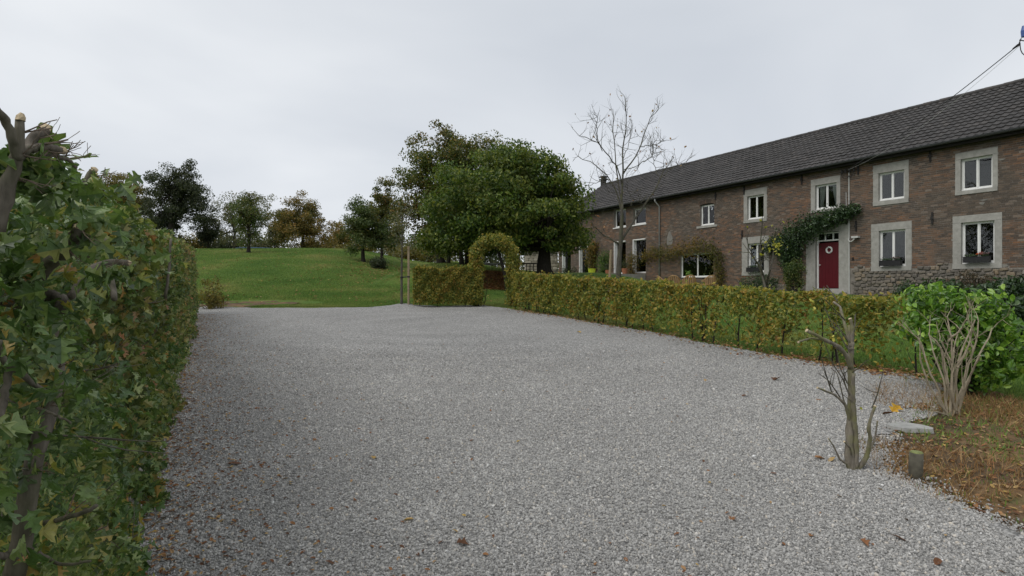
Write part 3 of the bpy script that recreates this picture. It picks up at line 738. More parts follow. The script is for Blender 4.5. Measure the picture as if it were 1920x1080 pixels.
# windows
def bevel_box(mb, x0, x1, y0, y1, z0, z1): mb.bb(x0, x1, y0, y1, z0, z1)
def window(fr_, sr=None, n_sash=2, curtain=False, blind=False, arch=False, deep=0.10):
    s0, s1, z0, z1 = fr_
    fw = 0.055
    yb, yf = deep+0.06, deep
    f = MB()
    f.bb(s0, s0+fw, yf, yb, z0, z1); f.bb(s1-fw, s1, yf, yb, z0, z1); f.bb(s0+fw, s1-fw, yf, yb, z1-fw, z1); f.bb(s0+fw, s1-fw, yf, yb, z0, z0+fw*1.3)
    f.bb(s0-0.005, s1+0.005, yf-0.04, yf-0.001, z0-0.01, z0+0.045)
    wo_ = f.build("window", M['white'], house)
    if n_sash == 2:
        mid = (s0+s1)/2
        mu = MB(); mu.bb(mid-0.022, mid+0.022, yf-0.012, yb-0.01, z0+fw*1.3, z1-fw); mu.build("mullion", M['white'], wo_)
        cells = [(s0+fw, mid-0.022), (mid+0.022, s1-fw)]
    else: cells = [(s0+fw, s1-fw)]
    for a, b in cells:
        sa = MB(); t_ = 0.024; za_, zb_ = z0+fw*1.3, z1-fw
        sa.bb(a, a+t_, yf+0.008, yf+0.04, za_, zb_); sa.bb(b-t_, b, yf+0.008, yf+0.04, za_, zb_)
        sa.bb(a+t_, b-t_, yf+0.008, yf+0.04, za_, za_+t_); sa.bb(a+t_, b-t_, yf+0.008, yf+0.04, zb_-t_, zb_)
        sa.build("sash", M['white'], wo_)
        g = MB(); g.bb(a+t_, b-t_, yf+0.022, yf+0.028, za_+t_, zb_-t_); g.build("pane", M['glass'], wo_)
    if sr is not None:
        a0, a1, b0, b1 = sr
        yo = -0.022
        lh, sh = b1-z1, z0-b0
        L_ = MB(); L_.bb(a0, a1, yo, 0.30, z1+0.0, b1); L_.build("lintel", M['limestone'], wo_)
        for xa, xb in ((a0, s0), (s1, a1)):
            hsum = z1 - z0 - 0.003; nb = 1 if hsum < 1.35 else 2
            for k in range(nb):
                J = MB(); za_ = z0+0.001+hsum*k/nb; zb_ = z0+0.001+hsum*(k+1)/nb-0.004
                J.bb(xa, xb, yo+0.002, 0.30, za_, zb_); J.build("jamb", M['limestone'], wo_)
        Z_ = MB(); Z_.bb(a0-0.0, a1+0.0, yo-0.02, 0.30, b0, z0-0.002); Z_.build("sill", M['limestone'], wo_)
    if curtain:
        c_ = MB(); n_ = 26
        for side in (0, 1):
            X0 = s0+0.06 if side == 0 else s1-0.06; W_ = (s1-s0)*0.30*(1 if side == 0 else -1)
            V = []; Fq = []
            for i in range(n_+1):
                t = i/n_
                for zt, sc_ in ((z1-0.08, 1.0), ((z0+z1)/2, 0.75), (z0+0.05, 0.45)):
                    V.append((X0+W_*t*sc_, 0.26+0.02*math.sin(t*38), zt))
            for i in range(n_):
                for j in range(2): Fq.append((i*3+j, (i+1)*3+j, (i+1)*3+j+1, i*3+j+1))
            c_.add(V, Fq)
        c_.build("curtain", M['curtain'], wo_)
    if blind:
        for a, b in cells:
            bl = MB(); zz2 = z1-0.10
            while zz2 > z0+0.1: 
                bl.box(((a+b)/2, yb+0.05, zz2), ((b-a)/2-0.03, 0.028, 0.003), np.array([[1,0,0],[0,.34,.94],[0,-.94,.34]])); zz2 -= 0.05
            bl.build("blind", M['blindgrey'], wo_)
    return wo_
for i, (sr, fr_, k) in enumerate(WINS):
    window(fr_, sr, curtain=(k == 'curtain'))
# arched window: brick head and stone sill
s0, s1, z0, z1 = ARCHW
aw = window([s0, s1, z0, z1-0.06], None, deep=0.12)
sl_ = MB(); sl_.bb(s0-0.22, s1+0.22, -0.05, 0.15, z0-0.13, z0-0.012); sl_.build("sill", M['limestone'], aw)
cxw = (s0+s1)/2; half = (s1-s0)/2+0.06; R_ = 1.6; zc = z1 + 0.02 - R_
for k in range(13):
    a = -math.asin(half/R_) + 2*math.asin(half/R_)*(k+0.5)/13
    b_ = MB(); ca, sa_ = math.cos(a), math.sin(a)
    Rm = np.array([[ca, 0, sa_],[0,1,0],[-sa_, 0, ca]])
    b_.box((cxw+math.sin(a)*(R_+0.10), 0.02, zc+math.cos(a)*(R_+0.10)), (0.036, 0.045, 0.105), Rm); b_.build("arch_brick", M['brick_one'], aw)
# twin window under the creeper with blinds
tw = window([TWIN[0], TWIN[1], TWIN[2], TWIN[3]], None, blind=True, deep=0.10)
for r in FARS:
    q = window(r, None, n_sash=1, deep=0.16, blind=True)
    b_ = MB(); b_.bb(r[0]-0.06, r[1]+0.06, -0.05, 0.15, r[2]-0.07, r[2]-0.012); b_.build("sill", M['white'], q)
for r in FARD:
    q = window(r, None, n_sash=1, deep=0.20, blind=True)
    b_ = MB(); b_.bb(r[0], r[0]+0.06, -0.012, 0.199, r[2]+0.05, r[3]-0.06); b_.bb(r[0]+0.0, r[1]-0.05, -0.012, 0.199, r[3]-0.058, r[3]-0.002); b_.build("reveal_trim", M['white'], q)
# terrace slab in front of the far doors (raised ground)
# door
dm = MB(); dm.bb(-0.475, 0.475, 0.14, 0.19, 0.02, 2.02)
door = dm.build("door", M['doorred'], house)
for k in range(6):
    p_ = MB(); a = -0.47 + k*0.1567; p_.bb(a+0.003, a+0.1567-0.003, 0.131, 0.1395, 0.03, 2.01); p_.build("door_plank", M['doorred'], door)
df = MB(); df.bb(-0.54, -0.478, 0.11, 0.2, 0, 2.09); df.bb(0.478, 0.54, 0.11, 0.2, 0, 2.09); df.bb(-0.54, 0.54, 0.10, 0.2, 2.092, 2.15)
for xx_ in (-0.54, -0.19, 0.17, 0.49): df.bb(xx_, xx_+0.05, 0.12, 0.18, 2.152, 2.42)
df.bb(-0.54, 0.54, 0.12, 0.18, 2.422, 2.47); df.build("door_frame", M['white'], door)
fg = MB(); fg.bb(-0.5, 0.5, 0.145, 0.151, 2.153, 2.42); fg.build("fanlight", M['glass'], door)
hd = MB(); hd.tube([(-0.40, 0.10, 1.05), (-0.40, 0.131, 1.05)], 0.022, 10); hd.tube([(-0.40, 0.095, 1.05), (-0.40, 0.06, 1.05)], 0.03, 10); hd.build("handle", M['offwhite'], door)
for xa, xb in ((DS[0], -0.54), (0.54, DS[1])):
    for k in range(2):
        J = MB(); J.bb(xa, xb, -0.03, 0.30, -0.15+k*1.32, -0.15+(k+1)*1.32-0.004); J.build("jamb", M['limestone'], door)
J = MB(); J.bb(DS[0], DS[1], -0.035, 0.30, 2.492, 2.75); J.build("lintel", M['limestone'], door)
J = MB(); J.bb(DS[0], DS[1], -0.04, 0.20, -0.35, -0.003); J.bb(-0.9, 0.9, -0.5, -0.041, -0.5, -0.16); J.build("step", M['limestone'], door)

# roof
EY, EZ, RY, RZ = -0.36, 5.36, 4.4, 8.22
sv = np.array([0, RY-EY, RZ-EZ]); SLEN = np.linalg.norm(sv); sv = sv/SLEN; nv = np.array([0, -sv[2], sv[1]])
dk = MB()
for y0_, z0_, y1_, z1_ in ((EY+0.03, EZ-0.06, RY, RZ-0.05), (RY, RZ-0.05, 2*RY-EY, EZ-0.06)):
    V = [(SL-0.15,y0_,z0_),(SR+0.15,y0_,z0_),(SR+0.15,y1_,z1_),(SL-0.15,y1_,z1_)]
    V += [(x,y,z-0.12) for x,y,z in V]
    dk.add(V, [[0,1,2,3],[4,7,6,5],[0,4,5,1],[1,5,6,2],[2,6,7,3],[3,7,4,0]])
roof = dk.build("roof", M['deck'], house)
TW, ROWS = 0.25, 15
EXP = SLEN/ROWS
prof = [(0.0,0.0),(0.22,0.030),(0.45,0.016),(0.72,-0.004),(1.0,0.010)]
tV = []
for t_, up_ in ((-0.03, 0.048), (EXP+0.02, 0.002)):
    for a, h_ in prof: tV.append((a*TW*1.03, t_, h_+up_))
for a, h_ in prof: tV.append((a*TW*1.03, -0.03, h_+0.004))
tF = [[j, j+1, 5+j+1, 5+j] for j in range(4)] + [[10+j, 10+j+1, j+1, j] for j in range(4)]
tV = np.array(tV)
def tile_world(V, s, r):  # local tile coords -> house coords
    return np.array([s, 0, 0]) + np.stack([V[:, 0], np.zeros(len(V)), np.zeros(len(V))], -1) + (EXP*r + V[:, 1:2])*sv + V[:, 2:3]*nv + np.array([0, EY, EZ])
tiles = []
ncol = int((SR-SL+0.3)/TW)
for r in range(ROWS):
    for c_ in range(ncol): tiles.append((SL-0.15+c_*TW, r))
order = sorted([t for t in tiles if t[0] < 6.5 - t[1]*0.09], key=lambda t: -t[0])
ones = set(order[:298])
tme = bpy.data.meshes.new("roof_tile"); tme.from_pydata(tV.tolist(), [], tF); tme.materials.append(M['tile_one'])
ra = math.atan2(sv[2], sv[1])
tmb = MB()
for (s, r) in tiles:
    if (s, r) in ones:
        base = np.array([s, EY, EZ]) + EXP*r*sv
        link("roof_tile", tme, roof, base + nv*random.uniform(0, 0.006), (ra+random.uniform(-.012,.012), random.uniform(-.012,.012), random.uniform(-.012,.012)))
    else:
        V = tV.copy(); V[:, 2] += random.uniform(-0.002, 0.008) + V[:, 0]*random.uniform(-.03,.03) + V[:, 1]*random.uniform(-.02,.01); V[:, 1] += random.uniform(-0.006, 0.006)
        tmb.add(tile_world(V, s, r), tF)
tag(tmb.build("tiling", M['tile'], roof), kind="stuff")
# ridge tiles
an = np.linspace(-0.15*math.pi, 1.15*math.pi, 8); V = []
for x_ in (0, 0.345):
    for a in an: V.append((x_, -0.13*math.cos(a), 0.11*math.sin(a)*(1 if x_ == 0 else .93)))
for a in an: V.append((0, -0.11*math.cos(a), 0.09*math.sin(a)))
rme = bpy.data.meshes.new("ridge_tile"); rme.from_pydata(V, [], [[j, j+8, j+9, j+1] for j in range(7)] + [[16+j, j, j+1, 17+j] for j in range(7)]); rme.materials.append(M['tile_one'])
k = 0
while SL-0.15+k*0.33 < SR:
    link("ridge_tile", rme, roof, (SL-0.15+k*0.33, RY, RZ+0.02+random.uniform(-.006,.006)), (0, random.uniform(-.01,.01), 0)); k += 1
# verge board, gutter, downpipe, conduit
g = MB(); an = np.linspace(math.pi, 2*math.pi, 9)
V = []
for x_ in (SL-0.2, SR+0.2):
    for r_ in (0.075, 0.068):
        for a in an: V.append((x_, EY-0.075+r_*math.cos(a), EZ-0.01+r_*math.sin(a)))
g.add(V, [[j, j+1, 18+j+1, 18+j] for j in range(8)] + [[9+j+1, 9+j, 27+j, 27+j+1] for j in range(8)] + [[0, 18, 27, 9], [8, 17, 35, 26]])
g.tube([(SL-0.2, EY-0.15, EZ-0.005), (SR+0.2, EY-0.15, EZ-0.005)], 0.012, 6)
g.build("gutter", M['gutter'], house)
fb = MB(); fb.bb(SL-0.1, SR+0.1, EY+0.06, -0.012, EZ-0.16, EZ-0.13); fb.bb(SL-0.1, SR+0.1, EY+0.03, EY+0.06, EZ-0.18, EZ-0.02); fb.build("eaves_board", M['deck'], house)
sp = S_of(1238)
dp = MB(); dp.tube([(sp, EY-0.06, EZ-0.08), (sp, EY-0.06, EZ-0.2), (sp, -0.07, EZ-0.5), (sp, -0.07, 0.0)], 0.045, 10)
dpo = dp.build("downpipe", M['zinc'], house, True)
for zz3 in (4.2, 2.6, 1.2):
    q = MB(); q.tube([(sp, -0.07, zz3), (sp, -0.07, zz3+0.03)], 0.052, 10); q.build("pipe_bracket", M['zinc'], dpo)
sc_ = S_of(1593)
cd = MB(); cd.tube([(sc_, -0.04, Z_of(sc_, 322)), (sc_, -0.04, Z_of(sc_, 452)), (sc_+0.01, -0.04, -0.3)], 0.020, 8); cd.tube([(sc_-0.13, -0.03, Z_of(sc_, 360)), (sc_-0.12, -0.03, Z_of(sc_, 400))], 0.012, 6)
cdo = cd.build("cable_conduit", M['offwhite'], house)
lp = MB(); lp.tube(smooth_poly([(sc_-0.02, -0.06, 2.12), (sc_+0.03, -0.1, 1.98), (sc_+0.2, -0.14, 1.98), (sc_+0.3, -0.14, 2.12)], 9), 0.025, 8); lp.bb(sc_+0.17, sc_+0.45, -0.18, -0.01, 2.12, 2.2); lp.build("wall_bracket", M['offwhite'], house)
bl_ = MB(); bl_.bb(1.12, 1.18, -0.045, -0.012, 1.2, 1.32); bl_.build("doorbell", M['black'], house)
# cable bracket cluster with insulators
ci_ = MB(); zi = Z_of(sc_, 325)
ci_.tube([(sc_-0.30, -0.10, zi+0.12), (sc_+0.30, -0.16, zi+0.16)], 0.02, 6); ci_.tube([(sc_, 0.0, zi), (sc_, -0.15, zi+0.13)], 0.02, 6)
for q in (-0.26, -0.1, 0.08, 0.26):
    ci_.tube([(sc_+q, -0.12, zi+0.02), (sc_+q, -0.12, zi+0.20)], [0.045, 0.03], 8)
ci_.tube(smooth_poly([(sc_-0.28, -0.12, zi+0.02), (sc_-0.22, -0.14, zi-0.2), (sc_-0.02, -0.1, zi-0.24), (sc_, -0.05, zi-0.1)], 9), 0.012, 5)
ci_.tube(smooth_poly([(sc_+0.26, -0.12, zi+0.02), (sc_+0.2, -0.14, zi-0.16), (sc_+0.05, -0.1, zi-0.2), (sc_, -0.05, zi-0.1)], 9), 0.012, 5)
ci_.build("cable_bracket", M['iron'], house)
for px, py in ((1610,318),(1504,337),(1745,292.5),(1605.7,424),(1748.8,409),(1396,357),(1392,440),(1342.3,367)):
    s = S_of(px); z_ = Z_of(s, py)
    a_ = MB(); a_.bb(s-0.03, s+0.03, -0.055, -0.012, z_-0.22, z_+0.22); a_.bb(s-0.05, s+0.05, -0.075, -0.056, z_-0.05, z_+0.05); a_.build("wall_anchor", M['iron'], house)
# plaster scars on the brick
def blob_plate(name, s, z_, rx, rz, mat, th=0.004):
    n_ = 18; V = []
    for yy_ in (-0.013-th, -0.012):
        for k in range(n_):
            a = 2*math.pi*k/n_; r = 1+0.14*math.sin(3*a+s)+0.08*math.sin(5*a)
            V.append((s+rx*r*math.cos(a), yy_, z_+rz*r*math.sin(a)))
    me = bpy.data.meshes.new(name); me.from_pydata(V, [], [list(range(n_))[::-1]] + [[k, (k+1)%n_, n_+(k+1)%n_, n_+k] for k in range(n_)]); me.materials.append(mat); link(name, me, house)
for px, py, rx, rz in ((1256,448,.24,.38),(1879,299,.10,.03),(1845,375,.13,.02),(1842,381,.08,.05),(1870,500,.3,.1),(1320,490,.01,.01)):
    if rx > .02: s = S_of(px); blob_plate("plaster_patch", s, Z_of(s, py), rx, rz, M['plaster'])
# chimney at the far gable, small pipe behind the ridge
ch = MB(); ch.bb(-21.62, -21.30, 4.3, 4.62, 6.6, 8.62); cho = ch.build("chimney", M['iron'], house)
q = MB(); q.bb(-21.70, -21.22, 4.2, 4.72, 8.622, 8.70); q.bb(-21.60, -21.32, 4.32, 4.6, 8.702, 8.84); q.bb(-21.72, -21.20, 4.2, 4.74, 8.842, 8.92); q.build("chimney_cap", M['iron'], cho)
q = MB(); s = -3.05; q.tube([(s, RY+0.6, RZ-0.6), (s, RY+0.6, RZ+0.10)], 0.09, 8); q.tube([(s, RY+0.6, RZ+0.12), (s, RY+0.6, RZ+0.2)], [0.15, 0.05], 8); q.build("vent_pipe", M['iron'], house)

# house-local -> world
_c, _s = math.cos(HA), math.sin(HA)
def HW(s, y, z): return np.array([HX + _c*s - _s*y, HYY + _s*s + _c*y, z])

# wreath on the door, flower boxes
wr = MB(); n_ = 24
wr.tube([HW(0.02+0.125*math.cos(a), 0.115, 1.70+0.125*math.sin(a)) for a in np.linspace(0, 2*math.pi, n_+1)], 0.035, 8, bump=0.18)
wo2 = tag(wr.build("door_wreath", M['curtain']), "small round white wreath hanging on the dark red front door", "wreath")
def flower_box(fr_, label, left, width, flowers):
    s0 = fr_[0]+left; z0 = fr_[2]+0.03
    loc = HW(s0+width/2, -0.10, z0)
    t = thing("flower_box", loc, label, "planter", "flower boxes on the lower window sills")
    b = MB()
    c0 = HW(s0+width/2, -0.10, z0+0.10)
    R = np.array([[_c, -_s, 0],[_s, _c, 0],[0,0,1]])
    b.box(c0, (width/2, 0.085, 0.10), R); b.box(c0+np.array([0,0,0.105]), (width/2+0.01, 0.095, 0.008), R)
    b.build("box", M['black'], t)
    lf = MB(); C = np.array([HW(s0+random.uniform(.03,width-.03), -0.10+random.gauss(0,.05), z0+0.23+abs(random.gauss(0,.035))) for _ in range(260)])
    leaves(lf, C, 0.045); lf.build("foliage", M['rhodo'], t)
    for nm, mt, a, bq, cnt in flowers:
        q = MB(); C = np.array([HW(s0+width*random.uniform(a, bq), -0.12+random.gauss(0,.04), z0+0.28+abs(random.gauss(0,.035))) for _ in range(cnt)])
        leaves(q, C, 0.04); q.build(nm, mt, t)
flower_box(WINS[1][1], "black flower box with orange and mauve blooms under the rightmost lower window", 0.13, 0.78, [("blossom", M['flowerred'], .5, .75, 90), ("blossom", M['flowerdull'], .6, .98, 160)])
flower_box(WINS[3][1], "black flower box with few mauve blooms on the sill right of the red door", 0.10, 0.80, [("blossom", M['flowerdull'], .6, .95, 90)])
flower_box(WINS[6][1], "dark flower box without blooms on the lower window left of the red door", 0.05, 0.75, [])

# ================================================================== TREES AND SHRUBS
def tree(name, label, cat, base, trunk_top, blobs, mat, leaf_n, leaf_s, r0, bark='bark_dark', group=None, nclump=130, clump_s=0.42, flat=0.7, limbs=7, stems=None, T=T_RHOMB, irregular=0.18, openness=0.0):
    """blobs: list of (cx, cy, cz, rx, ry, rz); foliage clumps fill them, limbs reach into them."""
    base = np.asarray(base, float)
    t = thing(name, base, label, cat, group)
    vols = np.array([b[3]*b[4]*b[5] for b in blobs])**0.8; pr_ = vols/vols.sum()
    C = []
    while len(C) < nclump:
        b = blobs[RNG.choice(len(blobs), p=pr_)]
        d = nrm(RNG.standard_normal(3)); rr = RNG.random()**0.42
        ph = irregular*(math.sin(d[0]*5+b[0])+math.sin(d[2]*6+b[1]*2)+math.sin(d[1]*7+1.3))*0.6
        C.append([b[0]+d[0]*b[3]*rr*(1+ph), b[1]+d[1]*b[4]*rr*(1+ph), b[2]+d[2]*b[5]*rr*(1+ph), rr])
    C = np.array(C); rrs = C[:, 3]; C = C[:, :3]
    per = RNG.poisson(leaf_n/nclump, nclump)
    if openness: per = (per*(RNG.random(nclump) > openness)).astype(int)
    idx = np.repeat(np.arange(nclump), per)
    sg = clump_s*(0.7+0.6*RNG.random(nclump))
    off = nrm(RNG.standard_normal((len(idx), 3)))*(RNG.random(len(idx))[:, None]**0.45)*sg[idx][:, None]*1.05; off[:, 2] *= flat
    cen = np.mean([b[:3] for b in blobs], axis=0)
    Pn = C[idx]+off
    out = nrm(off + (Pn-cen)*0.15 + np.array([0, 0, 0.35*clump_s]))
    lf = MB(); leaves(lf, Pn, leaf_s, T, out, 0.5)
    lf.build("crown", M[mat], t)
    # wood
    wd = MB()
    stems = stems or [(base, trunk_top, r0)]
    tops = []
    for a, b, r in stems:
        pts = curve(a-np.array([0,0,0.15]), b, 0.05, 8); n_ = len(pts)
        rad = np.linspace(r, r*0.62, n_); rad[0] = r*1.45; rad[1] = r*1.12
        wd.tube(pts, rad, 9, bump=0.05); tops.append((np.asarray(b, float), r*0.62))
    wd.build("trunk", M[bark], t, True)
    br = MB()
    K = C[RNG.choice(nclump, limbs*len(tops), replace=False)]
    for i, k in enumerate(K):
        a, r = tops[i % len(tops)]
        k2 = a + (k-a)*0.75
        pts = curve(a, k2, 0.12, 8, up=0.10); br.tube(pts, np.linspace(r*0.75, 0.02, 8), 6, cap=False)
        near = np.argsort(np.linalg.norm(C-k2, axis=1))[:max(3, nclump//(limbs*len(tops)))]
        for q in near:
            j = RNG.integers(3, 8); br.tube(curve(pts[j], C[q], 0.12, 5), np.linspace(max(0.012, r*0.22), 0.006, 5), 4, cap=False)
    br.build("branches", M[bark], t)
    return t
def gz(x, y): return float(ground(x, y))
def gbase(px, Y): x = (px-CX)/F*Y; return np.array([x, Y, gz(x, Y)])
def blob_px(px, py, Y, w_, h_, d_=None):  # centre pixel, half width/height in pixels
    p = P(px, py, Y); k = Y/F
    return (p[0], p[1], p[2], w_*k, (d_ if d_ is not None else w_*k), h_*k)

Yd = 27.5
b = gbase(1022, Yd)
tree("dome_tree", "large deep green tree with a broad domed crown and thick ivy-dark trunk behind the arch", "tree", b, P(1022, 462, Yd),
     [blob_px(952,380,Yd,142,100,3.6), blob_px(868,395,Yd,72,80,2.6), blob_px(905,415,Yd,62,55,2.9), blob_px(950,400,Yd,90,60,3.3), blob_px(1035,395,Yd,62,80,2.6), blob_px(960,318,Yd,88,46,2.6), blob_px(1012,338,Yd,56,44,2.2), blob_px(1078,425,Yd,36,42,1.6), blob_px(980,450,Yd,115,26,2.8), blob_px(845,452,Yd,60,28,2.0)],
     't_dome', 80000, 0.14, 0.40, nclump=480, clump_s=0.68, flat=0.55, limbs=14, T=T_OVAL, irregular=0.08)
Yb = 31.0
sb = [(gbase(829, Yb), P(822, 440, Yb), 0.20), (gbase(841, Yb), P(850, 430, Yb), 0.08), (gbase(866, Yb), P(860, 430, Yb), 0.13), (gbase(876, Yb+.6), P(884, 430, Yb), 0.12)]
tree("tall_tree", "tall olive and russet tree rising highest behind the domed green tree", "tree", gbase(835, Yb), P(830, 430, Yb),
     [blob_px(845,300,Yb,78,68,2.0), blob_px(790,345,Yb,48,70,1.6), blob_px(880,300,Yb,60,45,1.8), blob_px(775,410,Yb,38,52,1.3), blob_px(840,400,Yb,75,60,1.8)],
     't_back', 34000, 0.12, 0.2, nclump=270, clump_s=0.5, limbs=6, stems=sb, irregular=0.18, T=T_OVAL)
# multi-stemmed dark trunks seen through the arch
Ya = 26.0
tree("forked_small_tree", "small tree with dark forked trunks framed by the hedge arch", "tree", gbase(950, Ya), P(944, 470, Ya),
     [blob_px(935,452,Ya,48,18,0.9)], 't_dome', 2600, 0.11, 0.1, nclump=40, clump_s=0.35,
     stems=[(gbase(952, Ya), P(930, 460, Ya), 0.09), (gbase(955, Ya), P(953, 455, Ya), 0.08), (gbase(958, Ya), P(974, 455, Ya), 0.07)], limbs=3)
Y1 = 40.0
def simple_tree(name, label, px, pbase, Y, ctr, hw, hh, mat, ln, ls, r0, extra=(), bark='bark_dark', **kw):
    bs = gbase(px, Y)
    top = P(px+kw.pop('tx', 0), ctr[1]+hh*kw.pop('tt', 0.45), Y)
    return tree(name, label, "tree", bs, top, [blob_px(ctr[0], ctr[1], Y, hw, hh)] + [blob_px(*e[:2], Y, *e[2:]) for e in extra], mat, int(ln*2.0), ls, r0, bark=bark, group="trees along the top of the lawn", **kw)
simple_tree("orchard_tree", "rounded green tree left of the domed tree, beside a low dark bush", 682, 487, 36.0, (678,425), 40, 48, 't_lawn', 9000, 0.11, 0.13, [(705,440,32,34)], nclump=110, clump_s=0.45, irregular=0.3)
simple_tree("orchard_tree", "slender olive tree between the rounded green tree and the tall russet tree", 716, 487, 39.0, (715,395), 26, 56, 't_back', 6500, 0.12, 0.10, [(735,430,26,42)], nclump=90, clump_s=0.42, irregular=0.3)
simple_tree("orchard_tree", "orange-brown autumn tree standing alone at the middle of the lawn crest", 567, 466, 48.0, (563,412), 50, 50, 't_orange', 11000, 0.13, 0.16, [(540,430,30,34), (592,440,28,28)], nclump=150, clump_s=0.55, irregular=0.28)
simple_tree("orchard_tree", "small bright green tree with upswept crown on the lawn", 466, 484, 38.0, (466,408), 34, 46, 't_lawn', 3600, 0.10, 0.12, [(466,375,18,26)], nclump=120, clump_s=0.36, irregular=0.35)
simple_tree("orchard_tree", "thin grey-green tree behind the small bright green tree", 440, 470, 50.0, (438,412), 42, 52, 't_grey', 5200, 0.13, 0.12, [(478,400,32,42)], bark='bark_grey', nclump=130, clump_s=0.5, irregular=0.35, openness=0.1)
simple_tree("dark_tree", "tall dark nearly black tree rising over the left hedge", 322, 470, 44.0, (322,365), 52, 62, 't_dark', 15000, 0.13, 0.24, [(360,372,34,40), (300,415,46,44), (345,330,30,32), (375,400,20,26)], nclump=200, clump_s=0.5, irregular=0.4)
simple_tree("yellow_tree", "wide yellow-green tree mostly hidden by the left hedge", 225, 470, 46.0, (215,372), 62, 46, 't_yellow', 11000, 0.13, 0.2, [(160,385,40,50), (255,390,40,44)], nclump=140, clump_s=0.6, flat=0.5)
simple_tree("small_conifer", "small dark bushy tree beside the tall dark tree's foot", 391, 468, 47.0, (390,438), 20, 30, 't_dark', 3500, 0.11, 0.09, nclump=50, clump_s=0.4)
simple_tree("orchard_tree", "small ochre tree low on the horizon right of the orange-brown tree", 640, 468, 56.0, (640,442), 26, 26, 't_orange', 2600, 0.15, 0.09, nclump=45, clump_s=0.55, irregular=0.3)
simple_tree("orchard_tree", "low olive tree on the horizon between two lawn trees", 515, 466, 56.0, (520,436), 22, 26, 't_grey', 2400, 0.15, 0.09, nclump=45, clump_s=0.5, irregular=0.3)
# trees standing left of the driveway; the farmhouse windows mirror them
for k, (x_, y_, hh) in enumerate(((-17.0, 1.0, 9.0), (-20.0, 9.0, 10.5), (-27.0, 16.0, 11.0))):
    z_ = gz(x_, y_)
    tree("roadside_tree", ("first", "second", "third")[k]+" tall loose-crowned tree beyond the hawthorn hedge, outside the picture", "tree", (x_, y_, z_), (x_, y_, z_+3.5),
         [(x_, y_, z_+hh*.6, 3.4, 3.4, hh*.38)], 't_back', 5000, 0.22, 0.22, nclump=90, clump_s=0.8, group="trees beyond the left hedge", openness=0.15)
# shrubs along the horizon
def shrub(name, label, base, blobs, mat, n, s, nclump=40, clump_s=0.3, cat="shrub", group=None, stems=6, bark='bark_dark', T=T_RHOMB, r=0.03, irregular=0.2):
    base = np.asarray(base, float)
    t = thing(name, base, label, cat, group)
    C = []
    for _ in range(nclump):
        b = blobs[RNG.integers(len(blobs))]; d = nrm(RNG.standard_normal(3)); rr = RNG.random()**0.4*(1+irregular*RNG.uniform(-1, 1))
        C.append([b[0]+d[0]*b[3]*rr, b[1]+d[1]*b[4]*rr, b[2]+d[2]*b[5]*rr])
    C = np.array(C); idx = RNG.integers(0, nclump, n)
    off = nrm(RNG.standard_normal((n, 3)))*(RNG.random(n)[:, None]**0.45)*clump_s*0.95
    Pn = C[idx]+off; Pn[:, 2] = np.maximum(Pn[:, 2], base[2]+0.02)
    lf = MB(); leaves(lf, Pn, s, T, nrm(off+np.array([0,0,0.3*clump_s])), 0.5); lf.build("foliage", M[mat], t)
    st = MB()
    for k in RNG.choice(nclump, min(stems, nclump), replace=False):
        st.tube(curve(base+RNG.standard_normal(3)*np.array([.015,.015,0]), C[k], 0.1, 6), np.linspace(r, r*0.3, 6), 5, cap=False)
    st.build("stems", M[bark], t); return t
hz = [(425,458,54,34,20,'t_dark',"dark"),(505,456,58,40,14,'t_grey',"greyish"),(600,458,60,34,12,'t_orange',"rusty"),(670,470,46,30,12,'t_yellow',"yellowish"),
      (760,474,52,34,14,'t_yellow',"pale yellow"),(800,470,56,40,16,'t_back',"brown"),(365,455,54,26,18,'t_orange',"ochre"),(850,468,60,46,22,'t_back',"mixed brown"),(920,468,60,46,24,'t_dark',"dusky green"),(735,462,62,44,18,'t_grey',"ashen")]
where = ["beside the small conifer","behind the small bright green tree","right of the orange-brown tree","left of the low dark bush","behind the staked sapling","behind the tall russet tree's trunks","at the foot of the tall dark tree","behind the hedge arch's left pillar","seen far through the hedge arch","far behind the slender olive tree"]
for (px, py, Y, hw, hh, mt, cw), wh in zip(hz, where):
    bs = gbase(px, Y); bl = blob_px(px, py, Y, hw, hh, 1.2); k = Y/F
    bls = [(bl[0]+dx_, bl[1], bl[2]-abs(dx_)*0.15, bl[3]*0.6, 1.2, bl[5]*0.9) for dx_ in (-bl[3]*0.6, 0, bl[3]*0.6)] + [(bl[0], bl[1], (bl[2]+bs[2])/2, bl[3]*0.9, 1.2, max(0.3, (bl[2]-bs[2])/2))]
    shrub("horizon_bush", f"{cw} bush on the skyline {wh}", bs, bls, mt, 3600, 0.15, 60, 0.55, group="bushes along the skyline", r=0.04)
bs = gbase(708, 34.0)
shrub("low_bush", "small low dark bush on the leaf-strewn lawn", bs, [(bs[0], bs[1], bs[2]+0.28, 0.5, 0.5, 0.3)], 't_dark', 2200, 0.08, 25, 0.25)
# wooded skyline closing the view, far off
def far_wood():
    mb = MB(); C = []
    for k in range(900):
        a = RNG.uniform(-0.72, 0.30); Y = RNG.uniform(78, 92); C.append([a*Y, Y, float(ground(a*Y, Y)) + 0.4 + 3.2*RNG.random()**1.5*(1+0.4*math.sin(a*23))])
    C = np.array(C); idx = RNG.integers(0, 900, 30000)
    leaves(mb, C[idx]+RNG.standard_normal((30000, 3))*0.7, 0.35)
    tag(mb.build("far_woodland", M['t_grey']), "distant low woodland on the skyline beyond the lawn", "woodland", kind="stuff")
far_wood()

